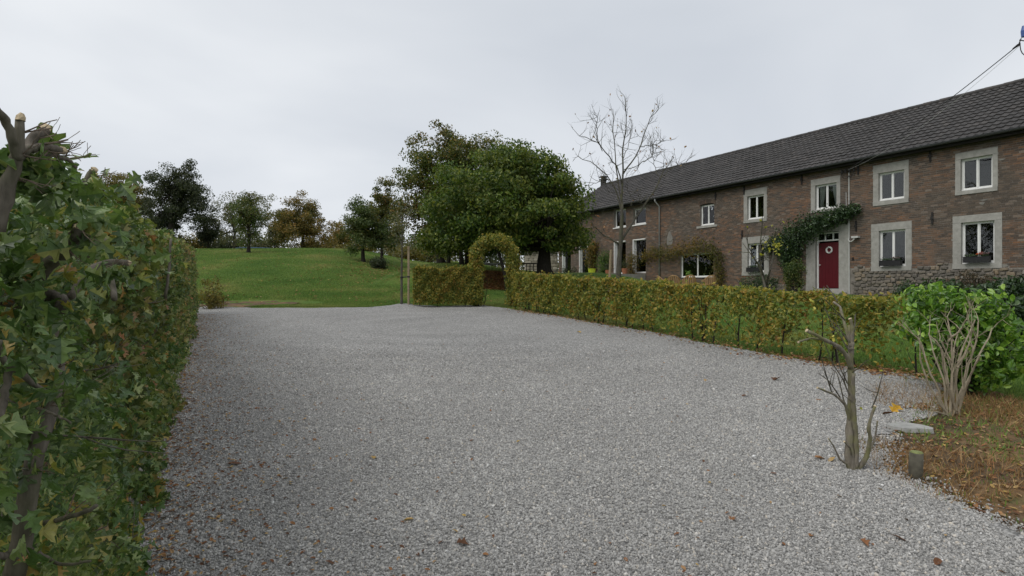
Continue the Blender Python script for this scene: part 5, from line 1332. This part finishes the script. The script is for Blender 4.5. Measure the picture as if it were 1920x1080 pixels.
# wood of the hedge
wd = MB()
def hp(px, py, Y): return P(px, py, Y)
for L_, r0_, r1_ in (([(20,1110,1.42),(45,1000,1.42),(60,880,1.43),(95,760,1.46),(112,690,1.50),(105,600,1.6)], .030, .020),
                     ([(-10,430,1.0),(10,360,1.0),(34,290,1.0),(38,222,1.0)], .020, .008), ([(34,300,1.0),(20,250,0.98),(0,212,0.95),(-25,190,0.93)], .009, .009),
                     ([(30,300,1.02),(60,262,1.05),(86,241,1.08)], .012, .0105), ([(40,285,1.02),(80,274,1.06),(117,282,1.10)], .010, .008),
                     ([(45,290,1.05),(100,292,1.1),(133,300,1.14),(143,315,1.16)], .006, .004),
                     ([(40,560,1.45),(85,500,1.4),(130,470,1.36),(148,425,1.33)], .026, .017), ([(55,505,1.5),(75,545,1.48),(120,565,1.45),(118,578,1.42)], .02,.02),
                     ([(130,560,1.5),(170,505,1.55),(200,492,1.6),(240,493,1.65)], .013, .010), ([(100,560,1.7),(70,575,1.6),(0,560,1.5)], .018, .02),
                     ([(-5,640,1.1),(0,672,1.12),(45,705,1.15),(90,738,1.2)], .010, .006), ([(20,690,1.15),(8,740,1.12),(0,785,1.1)], .009, .008),
                     ([(55,985,1.45),(110,975,1.4),(160,960,1.36),(180,950,1.34)], .009, .006), ([(60,1030,1.5),(20,1040,1.4),(-20,1045,1.3)], .010,.010),
                     ([(75,1035,1.5),(110,1060,1.45),(170,1052,1.42)], .006,.004), ([(70,765,1.4),(110,780,1.36),(133,793,1.34)], .005,.003),
                     ([(215,560,1.9),(205,500,2.0),(195,440,2.05),(185,430,2.1)], .012, .010), ([(310,560,3.2),(318,500,3.2),(320,450,3.2)], .010, .007),
                     ([(150,370,1.6),(172,325,1.62),(177,318,1.62)], .014, .013)):
    wd = MB(); pts = np.array([hp(*q) for q in L_]); sp_ = smooth_poly(pts, 12, 1)+RNG.standard_normal((12,3))*0.0012; wd.tube(sp_, np.linspace(r0_*.78, r1_*.78, 12), 9, bump=.05); wd.build('cut_branch', M['bark_hedge'], lhg, True)
tw_ = MB(); tips = []
for (px, py, Y) in ((38,250,1.0),(60,262,1.05),(80,272,1.06),(100,292,1.1),(120,300,1.14),(40,290,1.0),(148,425,1.33),(200,500,1.55),(215,493,1.62),(177,330,1.6),(15,330,1.0),(110,690,1.48),(95,760,1.45),(60,880,1.42),(120,970,1.38),(90,285,1.06),(130,470,1.35)):
    for _ in range(2): grow(tw_, P(px, py, Y), nrm(np.array([RNG.uniform(0,1), RNG.uniform(-.4,.4), RNG.uniform(-.3,.6)])), RNG.uniform(.03,.06), .0016, 1, tips, .6, .1, 4, .6)
tw_.build("twigs", M['bark_twig'], lhg)
cw_ = MB()
for (px, py, Y, d, r) in ((86,241,1.08,(1,.2,.6),.0105),(117,282,1.10,(1,.2,-.1),.008),(148,425,1.33,(.3,0,1),.015),(38,222,1.0,(0,0,1),.010),(177,318,1.62,(.5,0,.8),.012),(240,493,1.65,(1,0,0),.010)):
    p_ = hp(px, py, Y); d = nrm(np.array(d, float)); cw_.tube([p_-d*0.004, p_+d*0.003, p_+d*0.008+RNG.standard_normal(3)*.001], [r*.80, r*.78, r*0.3], 9, bump=.15)
cw_.build("cut_faces", M['cutwood'], lhg)
tw_ = MB(); tips = []
for _ in range(190):
    a = A0+0.5+17.5*RNG.random()**1.6; hh = RNG.uniform(0.1, 1.45 if a < 6 else 1.75); p0 = LP(a, RNG.uniform(-.5,-.15), hh); 
    if np.linalg.norm(p0) < 1.9: continue
    d = nrm(np.array([nR[0], nR[1], 0.35])+RNG.standard_normal(3)*0.55)
    grow(tw_, p0, d, RNG.uniform(.2,.38), RNG.uniform(.003,.006), 1, tips, .6, .15, 4, .6)
for k in range(44):
    a = 0.9+k*0.42; p0 = LP(a, -0.42+RNG.normal(0,.05), -0.03); p1 = LP(a+RNG.normal(0,.15), -0.35+RNG.normal(0,.1), 1.65)
    if a < 1.6: continue
    tw_.tube(curve(p0, p1, .06, 9), np.linspace(.026,.010,9), 7, cap=False, bump=.06)
tw_.build("branches", M['bark_hedge'], lhg)

# ================================================================== LITTER
def litter(name, label, n, region, size, mat='dead', zf=None, T=T_OVAL):
    x, y = region(n); z = zf(x, y)+0.012
    out = np.tile([0, 0, 1.0], (len(x), 1)); mb = MB(); leaves(mb, np.stack([x, y, z], -1), size, T, out, 0.72, droop=0)
    return tag(mb.build(name, M[mat]), label, "leaf litter", kind="stuff")
def r1(n):
    y = 1.8+14.5*RNG.random(n)**1.3; x = LH(y)+0.02+np.abs(RNG.exponential(0.42, n)); k = in_poly(x, y, GRAVEL); return x[k], y[k]
litter("leaf_litter", "small brown leaf fragments scattered on the gravel beside the hawthorn hedge", 4200, r1, 0.030, zf=gravel_z)
def r2(n):
    y = 2.6+16*RNG.random(n); x = RNG.uniform(-.55, .9, n)*y; k = in_poly(x, y, GRAVEL); return x[k], y[k]
litter("leaf_litter", "sparse tiny dry leaves scattered over the whole gravel area", 420, r2, 0.03, zf=gravel_z)
P_r = np.array(ra_)
def r3(n):
    i = RNG.random(n)*(len(P_r)-1); k = i.astype(int); f = (i-k)[:, None]; q = P_r[k]*(1-f)+P_r[k+1]*f; q = q+RNG.standard_normal((n, 2))*0.22-np.array([.12,.05]); return q[:, 0], q[:, 1]
litter("leaf_litter", "brown leaves gathered along the foot of the long beech hedge", 2200, r3, 0.05, zf=lambda x, y: np.maximum(gravel_z(x, y), ground(x, y)))
def r4(n):
    x = RNG.uniform(2.0, 8.5, n); y = RNG.uniform(2.0, 8.5, n); k = in_poly(x, y, BED); return x[k], y[k]
litter("leaf_litter", "brown leaves and debris covering the soil bed at the right", 11000, r4, 0.042, zf=bed_z)
grass("dry_grass", 52000, lambda n: (lambda x, y, m_: (x[m_], y[m_]))(*(lambda x, y: (x, y, in_poly(x, y, BED) & ((np.sin(x*2.7+1)+np.sin(y*3.1)+np.sin((x+y)*1.9)) > -0.2)))(RNG.uniform(2.0, 8.5, n), RNG.uniform(2.0, 8.5, n))), 0.09, 0.006, "matted orange-brown dry grass on the soil bed", 'drygrass', bed_z, lean=1.6)
grass("bed_weeds", 9000, lambda n: (lambda x, y, m_: (x[m_], y[m_]))(*(lambda x, y: (x, y, in_poly(x, y, BED) & ((np.sin(x*3.3)+np.sin(y*2.3+2)+np.sin((x-y)*2.6)) > 1.1)))(RNG.uniform(2.0, 8.5, n), RNG.uniform(2.0, 8.5, n))), 0.05, 0.016, "small green weeds sprouting on the soil bed", 'blade', bed_z, lean=1.4)
grass('bed_weeds', 16000, lambda n: (lambda x, y, m_: (x[m_], y[m_]))(*(lambda x, y: (x, y, in_poly(x, y, BED) & (x-0.25*y > 2.6+0.5*np.sin(y*2.1))))(RNG.uniform(2.0, 8.5, n), RNG.uniform(2.0, 8.5, n))), 0.06, 0.010, 'thin green grass returning along the right side of the soil bed', 'blade', bed_z, lean=1.2)
def r5(n):
    y = RNG.uniform(20, 38, n); x = RNG.uniform(-.60, .02, n)*y; k = RNG.random(n) < 0.08+0.92*np.exp(-((x+7.5)/2.6)**2-((y-33)/4.5)**2)*1.0; return x[k], y[k]
litter("leaf_litter", "fallen leaves speckling the lawn slope beneath the trees", 9000, r5, 0.09, zf=lambda x, y: ground(x, y)+0.03)
def r6(n):
    y = 26.2+1.6*RNG.random(n); x = RNG.uniform(-2.3, 1.2, n); return x, y
litter("leaf_litter", "rusty leaves covering the bank below the terrace behind the arch", 9000, r6, 0.10, zf=lambda x, y: ground(x, y)+0.03)
# single fallen leaves
dl = []
for k in range(3):
    V = (T_OVAL[0] if k < 2 else T_LOBS[0]).copy(); V[:, 0] -= .5; V[:, 2] = np.abs(V[:, 1])*(0.2+.12*k)+0.07*np.sin(V[:, 0]*4+k)+.06
    me = bpy.data.meshes.new("fallen_leaf"); me.from_pydata(V.tolist(), [], (T_OVAL[1] if k < 2 else T_LOBS[1]).tolist()); me.materials.append(M['dead_one']); dl.append(me)
FL = [(440,881,.11),(766,992,.07),(868,1037,.07),(884,836,.05),(972,837,.04),(1372,986,.06),(1686,1027,.09),(1757,1072,.07),(700,871,.05),(1560,873,.09),(1536,870,.09),(1455,719,.14),(1535,758,.07),(1322,721,.07),(1085,628,.10),(1450,900,.05),(1520,1020,.05),(1620,1035,.07),(1575,945,.05),(800,833,.04),(590,835,.05),(1190,745,.05),(1395,750,.07),(1270,790,.05),(620,1074,.06)]
FLL = ["pale tan long leaf on the gravel near the hawthorn hedge", "pale yellowish leaf in the bottom middle of the gravel", "brown curled leaf right of the pale yellowish leaf at the bottom", "small orange leaf in the middle of the gravel",
 "tiny orange leaf right of the small orange leaf mid-gravel", "tan leaf on the gravel right of the bottom centre", "reddish-brown leaf at the bottom right of the gravel", "brown leaf cut by the bottom edge of the photo on the right",
 "small brown leaf left of the small orange leaf mid-gravel", "dark brown leaf just left of the pruned tree's foot", "second brown leaf farther left of the pruned tree's foot", "largest flat brown leaf on the gravel before the sparse end of the beech hedge",
 "orange-brown leaf left of the pruned tree, level with its lower stub", "small brown leaf mid-way along the beech hedge, out on the gravel", "dark leaf lying near the far part of the beech hedge", "tiny leaf on open gravel left of the pruned tree's foot",
 "tiny brown leaf low on the gravel left of the reddish-brown leaf", "small brown leaf just beside the reddish-brown leaf at bottom right", "small leaf below the pruned tree near the soil edge", "tiny leaf left of the small orange leaf, nearer the hedge",
 "small leaf on the gravel straight above the pale tan long leaf", "tiny leaf in the far middle of the open gravel", "small brown leaf left of the largest flat leaf", "tiny leaf on the gravel right of the middle", "small leaf at the bottom edge left of the middle"]
for i, (px, py, s_) in enumerate(FL):
    g = GP(px, py); z_ = float(gravel_z(g[0], g[1]))
    o = link("fallen_leaf", dl[i % 3], None, (g[0], g[1], z_+0.008), (random.uniform(-.3,.3), random.uniform(-.3,.3), random.uniform(0, 6.28)), (s_, s_, s_))
    tag(o, FLL[i], "leaf", "single fallen leaves on the gravel")
g = GP(1680, 778)
me = dl[2].copy(); me.materials.clear(); me.materials.append(M['yellow_leaf'])
o = link("fallen_leaf", me, None, (g[0], g[1], g[2]+0.06), (0.5, -0.4, 0.4), (.14,)*3); tag(o, "large bright orange-yellow leaf lying behind the pruned tree", "leaf")
g = GP(1664, 785)
o = link("fallen_leaf", dl[0], None, (g[0], g[1], g[2]+0.05), (0.5, 0.5, 2.4), (.11,)*3); tag(o, "curled dark brown leaf touching the bright orange-yellow leaf", "leaf")

# slab, post
g = GP(1707, 811)
bm = bmesh.new(); bmesh.ops.create_cone(bm, cap_ends=True, segments=14, radius1=1, radius2=.95, depth=1)
for v in bm.verts: r = 1+.15*math.sin(v.co.x*4+v.co.y*3); v.co = Vector((v.co.x*.18*r, v.co.y*.12*r, v.co.z*.04))
me = bpy.data.meshes.new("stone_slab"); bm.to_mesh(me); bm.free(); me.materials.append(M['slab'])
tag(link("stone_slab", me, None, (g[0], g[1], g[2]+.045), (0.03, 0, -.35)), "flat pale grey stone slab on the soil between the pruned tree and the cut-back shrub", "stone slab")
g = GP(1716, 902); t = thing("wooden_post_stub", g, "short round weathered wooden post stub in the soil bed", "post")
q = MB(); q.tube([g-np.array([0,0,.1]), g+np.array([.004,0,.10]), g+np.array([.008,0,.205])], [.046,.044,.043], 14, bump=.02); q.build("post", M['wood_post'], t, True)
q = MB(); q.tube([g+np.array([.008,0,.2055]), g+np.array([.008,0,.213])], [.043,.036], 14); q.build("mossy_top", plain("moss_top", (0.17,0.19,0.07), .95, .3, 30), t)

# ================================================================== TERRACE THINGS
def chair(px, Y, rz, label):
    x = (px-CX)/F*Y; z = TZ; t = thing("wicker_chair", (x, Y, z), label, "chair", "wicker chairs round the garden table")
    R = np.array([[math.cos(rz), -math.sin(rz), 0],[math.sin(rz), math.cos(rz), 0],[0,0,1]]); o = np.array([x, Y, z])
    def W(p): return (R @ np.array(p))+o
    q = MB()
    # curved back and arms as a slatted shell
    n_ = 11
    for k in range(n_):
        a = math.pi*(k/(n_-1)); h = .44+.40*math.sin(a)**.7 if 0 < k < n_-1 else .62
        p0 = W((.27*math.cos(a), .05+.24*math.sin(a), .40)); p1 = W((.31*math.cos(a), .05+.30*math.sin(a), max(h, .62))); 
        q.tube([p0, (p0+p1)/2, p1], .030, 6)
    q.tube([W((.31*math.cos(a), .05+.30*math.sin(a), max(.44+.40*max(math.sin(a),0)**.7, .62))) for a in np.linspace(0, math.pi, 15)], .024, 6)
    q.build("backrest", M['wicker'], t)
    q = MB(); q.box(W((0, 0, .41)), (.27, .26, .035), R); q.build("seat", M['wicker'], t)
    for sx in (-.23, .23):
        for sy in (-.22, .22):
            q = MB(); q.tube([W((sx, sy, 0)), W((sx, sy, .40))], .018, 6); q.build("leg", M['wicker'], t)
TZ = float(ground(8.5, 28.0))
TZ = (HY-516)/F*28.0 - .86
Yc = 28.0
chair(1328, Yc, 0.2+math.pi, "wicker garden chair rightmost at the table behind the beech hedge")
chair(1291, Yc-.4, math.pi, "wicker garden chair nearest the viewer in the middle of the table's long side")
chair(1264, Yc+.2, math.pi-.4, "wicker garden chair left of the middle chair at the garden table")
chair(1246, Yc+.5, math.pi/2, "wicker garden chair at the left end of the garden table")
x = (1290-CX)/F*(Yc+.9); t = thing("garden_table", (x, Yc+.9, TZ), "dark garden table between the wicker chairs with a small plant on it", "table")
q = MB(); q.box((x, Yc+.9, TZ+.74), (1.0, .42, .02)); q.build("tabletop", M['benchwood'], t)
for sx in (-.9, .9):
    for sy in (-.36, .36):
        q = MB(); q.bb(x+sx-.03, x+sx+.03, Yc+.9+sy-.03, Yc+.9+sy+.03, TZ, TZ+.72); q.build("leg", M['benchwood'], t)
# paved terrace patch so table and far doors stand on something
q = MB(); q.box((8.6, 28.8, TZ-.15), (2.6, 1.5, .15)); tag(q.build("terrace_paving", M['limestone']), kind="structure")
pc = np.array([x, Yc+.9, TZ+.762]); t = thing("potted_plant", pc, "small green potted plant standing on the garden table", "plant")
q = MB(); q.tube([pc, pc+np.array([0,0,.12])], [.05,.07], 10); q.build("pot", M['terracotta'], t)
q = MB(); leaves(q, pc+np.array([0,0,.2])+RNG.standard_normal((90,3))*.07, .07, T_OVAL); q.build("foliage", M['laurel'], t)
# upper terrace by the far doors
def slab_loc(name, s0, s1, y0, y1, z0, z1, mat):
    q = MB(); R = np.array([[_c, -_s, 0],[_s, _c, 0],[0,0,1]]); q.box(HW((s0+s1)/2, (y0+y1)/2, (z0+z1)/2), ((s1-s0)/2, abs(y1-y0)/2, (z1-z0)/2), R); return q.build(name, mat)
tag(slab_loc("upper_terrace", -21.5, -11.6, -2.6, -0.03, -.4, .88, M['limestone']), kind="structure")
def pot(s, y, z, label, h=.35, fol='t_dark', fs=.09, n_=160):
    p_ = HW(s, y, z); t = thing("potted_plant", p_, label, "plant", "potted plants on the upper terrace")
    q = MB(); q.tube([p_, p_+np.array([0,0,h*.6])], [.14,.19], 12); q.build("pot", M['terracotta'], t)
    q = MB(); leaves(q, p_+np.array([0,0,h])+RNG.standard_normal((n_,3))*np.array([.16,.16,.14]), fs, T_OVAL); q.build("foliage", M[fol], t)
pot(-19.0, -1.0, .88, "dark leafy potted plant on the terrace before the leftmost glazed door")
pot(-17.6, -1.2, .88, "low round potted plant between the two leftmost glazed doors")
pot(-13.9, -1.1, .88, "broad dark potted plant right of the bare tree's trunk", .5)
pot(-12.4, -1.0, .88, "tall dark potted plant beside the rightmost glazed door", .6)
p_ = HW(-14.4, -2.0, .88); t = thing("plastic_tub", p_, "bright yellow-green plastic tub on the terrace beside the bare tree", "tub")
q = MB(); q.tube([p_, p_+np.array([0,0,.36])], [.19,.24], 16); q.tube([p_+np.array([0,0,.365]), p_+np.array([0,0,.39])], .255, 16); q.build("bucket", M['yellowbin'], t, False)
# leaning prop beside the bare tree
p0 = gbase(1141, 21.5); t = thing("leaning_stake", p0, "short leaning wooden stake left of the bare tree's trunk", "stake")
q = MB(); q.tube([p0, P(1146, 468, 21.5)], .05, 8); q.build("post", M['wood_stake'], t)
# bench under the dome tree
bx, by = (1004-CX)/F*29.5, 29.5; bz = gz(bx, by); bz = (HY-505)/F*29.5-.55
t = thing("garden_bench", (bx, by, bz), "dark slatted garden bench left of the thick domed-tree trunk", "bench")
q = MB(); q.bb(bx-.7, bx+.7, by-.2, by+.2, bz+.40, bz+.44); q.build("seat", M['benchwood'], t)
for k in range(8):
    q = MB(); xx_ = bx-.62+k*.177; q.bb(xx_-.02, xx_+.02, by+.2, by+.23, bz+.45, bz+.82); q.build("back_slat", M['benchwood'], t)
q = MB(); q.bb(bx-.72, bx+.72, by+.19, by+.24, bz+.822, bz+.88); q.build("top_rail", M['benchwood'], t)
for sx in (-.62, .62):
    q = MB(); q.bb(bx+sx-.03, bx+sx+.03, by-.2, by+.2, bz-.25, bz+.398); q.build("leg", M['benchwood'], t)
# stone table / ledge on the terrace behind the arch
lx, ly = (927-CX)/F*28.6, 28.6; lz = gz(lx, ly)
t = thing("stone_bench", (lx, ly, lz), "low pale stone bench on the terrace seen through the arch", "bench")
q = MB(); q.bb(lx-.9, lx+.9, ly-.25, ly+.25, lz+.30, lz+.38); q.build("seat", M['slab'], t)
for sx in (-.7, .7):
    q = MB(); q.bb(lx+sx-.12, lx+sx+.12, ly-.2, ly+.2, lz-.05, lz+.298); q.build("leg", M['slab'], t)
# stone outbuilding beyond the house end
ox0, ox1, oy = (985-CX)/F*46, (1046-CX)/F*46, 46.0; oz = gz(2, 45)-.3; ozt = (HY-470)/F*46
t = thing("stone_outbuilding", ((ox0+ox1)/2, oy, oz), "low pale stone outbuilding behind the domed tree at the far house end", "building")
q = MB(); q.bb(ox0, ox1, oy+.1, oy+3.0, oz, ozt-.02); q.build("wall", M['mortar'], t)
sm = MB(); zz4 = oz
while zz4 < ozt-.1:
    h = rr_.uniform(.16,.26); s = ox0
    while s < ox1-.1:
        wq = min(rr_.uniform(.2,.5), ox1-s); V, Fs = stone_geo(wq, h, rr_); V = V+np.array([s+wq/2, oy+.08, zz4+h/2]); b = sm.n; sm.V.append(V); sm.n += len(V)
        for f in Fs: sm.F.setdefault(len(f), []).append(np.array([f])+b)
        s += wq
    zz4 += h
m2, nt = new_mat("pale_rubble"); c = ramp(nt, [(0,(0.20,0.18,0.14)),(.5,(0.32,0.28,0.22)),(1,(0.44,0.40,0.33))], island(nt)); finish(m2, nt, c, .95)
tag(sm.build("stonework", m2, t), kind="stuff")
q = MB(); V = [(ox0-.2,oy-.2,ozt),(ox1+.2,oy-.2,ozt),(ox1+.2,oy+1.6,ozt+1.0),(ox0-.2,oy+1.6,ozt+1.0),(ox0-.2,oy+3.3,ozt),(ox1+.2,oy+3.3,ozt)]
q.add(V, [[0,1,2,3],[3,2,5,4],[0,4,5,1]]); q.add(V, [[0,3,4],[1,5,2]]); q.build("roof", M['tile'], t)

# trampoline on the crest
tx, ty = (480-CX)/F*50, 50.0; tz = gz(tx, ty); tzt = (HY-467)/F*50
t = thing("trampoline", (tx, ty, tz), "low blue-rimmed garden trampoline on the lawn crest", "trampoline")
an = np.linspace(0, 2*math.pi, 33); Rr = 1.55
q = MB(); q.tube([(tx+Rr*math.cos(a), ty+Rr*math.sin(a), tzt) for a in an], .06, 8); q.build("rim_pad", M['blue'], t)
q = MB(); q.add([(tx+1.4*math.cos(a), ty+1.4*math.sin(a), tzt-.02) for a in an[:-1]]+[(tx, ty, tzt-.02)], [[k, (k+1)%32, 32] for k in range(32)]); q.build("mat", M['black'], t)
for k in range(6):
    a = k*math.pi/3; q = MB(); q.tube([(tx+1.5*math.cos(a), ty+1.5*math.sin(a), min(tz, tzt-.3)-.1), (tx+1.5*math.cos(a), ty+1.5*math.sin(a), tzt-.02)], .03, 6); q.build("leg", M['zinc'], t)

# ================================================================== UTILITY POLE AND CABLE
pxp, Ypole = 1952, 14.0
pb = gbase(pxp, Ypole); pole = thing("utility_pole", pb, "dark utility pole with a blue insulator at the right frame edge", "pole")
q = MB(); q.tube([pb, pb+np.array([0,0,4.0]), P(pxp+1, 40, Ypole)], [.12,.10,.085], 12); q.build("post", M['creosote'], pole, True)
q = MB(); c_ = P(1919, 74, Ypole-.12); q.tube([P(1952,82,Ypole), P(1912,75,Ypole-.2)], .012, 6); q.build("bracket", M['iron'], pole)
q = MB(); c_ = P(1920, 58, Ypole-.14); q.tube([c_-np.array([0,0,.14]), c_, c_+np.array([0,0,.12])], [.05,.06,.035], 10); q.build("insulator", M['bluecap'], pole)
e0 = P(1910, 84, Ypole-.2)
e1 = HW(sc_, -0.16, zi+0.15)
cb = thing("overhead_cable", e0, "thin black overhead cable running from the pole down to the farmhouse wall bracket", "cable")
def sag(a, b, s_, n_=28):
    t_ = np.linspace(0, 1, n_)[:, None]; q_ = a*(1-t_)+b*t_; q_[:, 2] -= (4*t_*(1-t_))[:, 0]*s_; return q_
q = MB(); q.tube(sag(e0, e1, .15), .011, 6); q.build("main_wire", M['black'], cb)
q = MB(); q.tube(sag(e0+np.array([.03,0,-.02]), e1+np.array([0,0,-.03]), .32), .004, 5); q.build("thin_wire", M['offwhite'], cb)
q = MB(); q.tube([e0-.2*nrm(e1-e0)*-1, e0], [.018,.03], 8); q.tube([e0+np.array([0,0,0]), P(1915,72,Ypole-.2)], .012, 6); q.build("clamp", M['iron'], cb)
q = MB(); q.tube(smooth_poly([P(1913,80,Ypole-.2), P(1913,95,Ypole-.2), P(1919,104,Ypole-.15), P(1945,108,Ypole)], 10), .010, 6); q.build("loop_wire", M['black'], cb)

for o in SC.objects:
    if "_o" in o: del o["_o"]
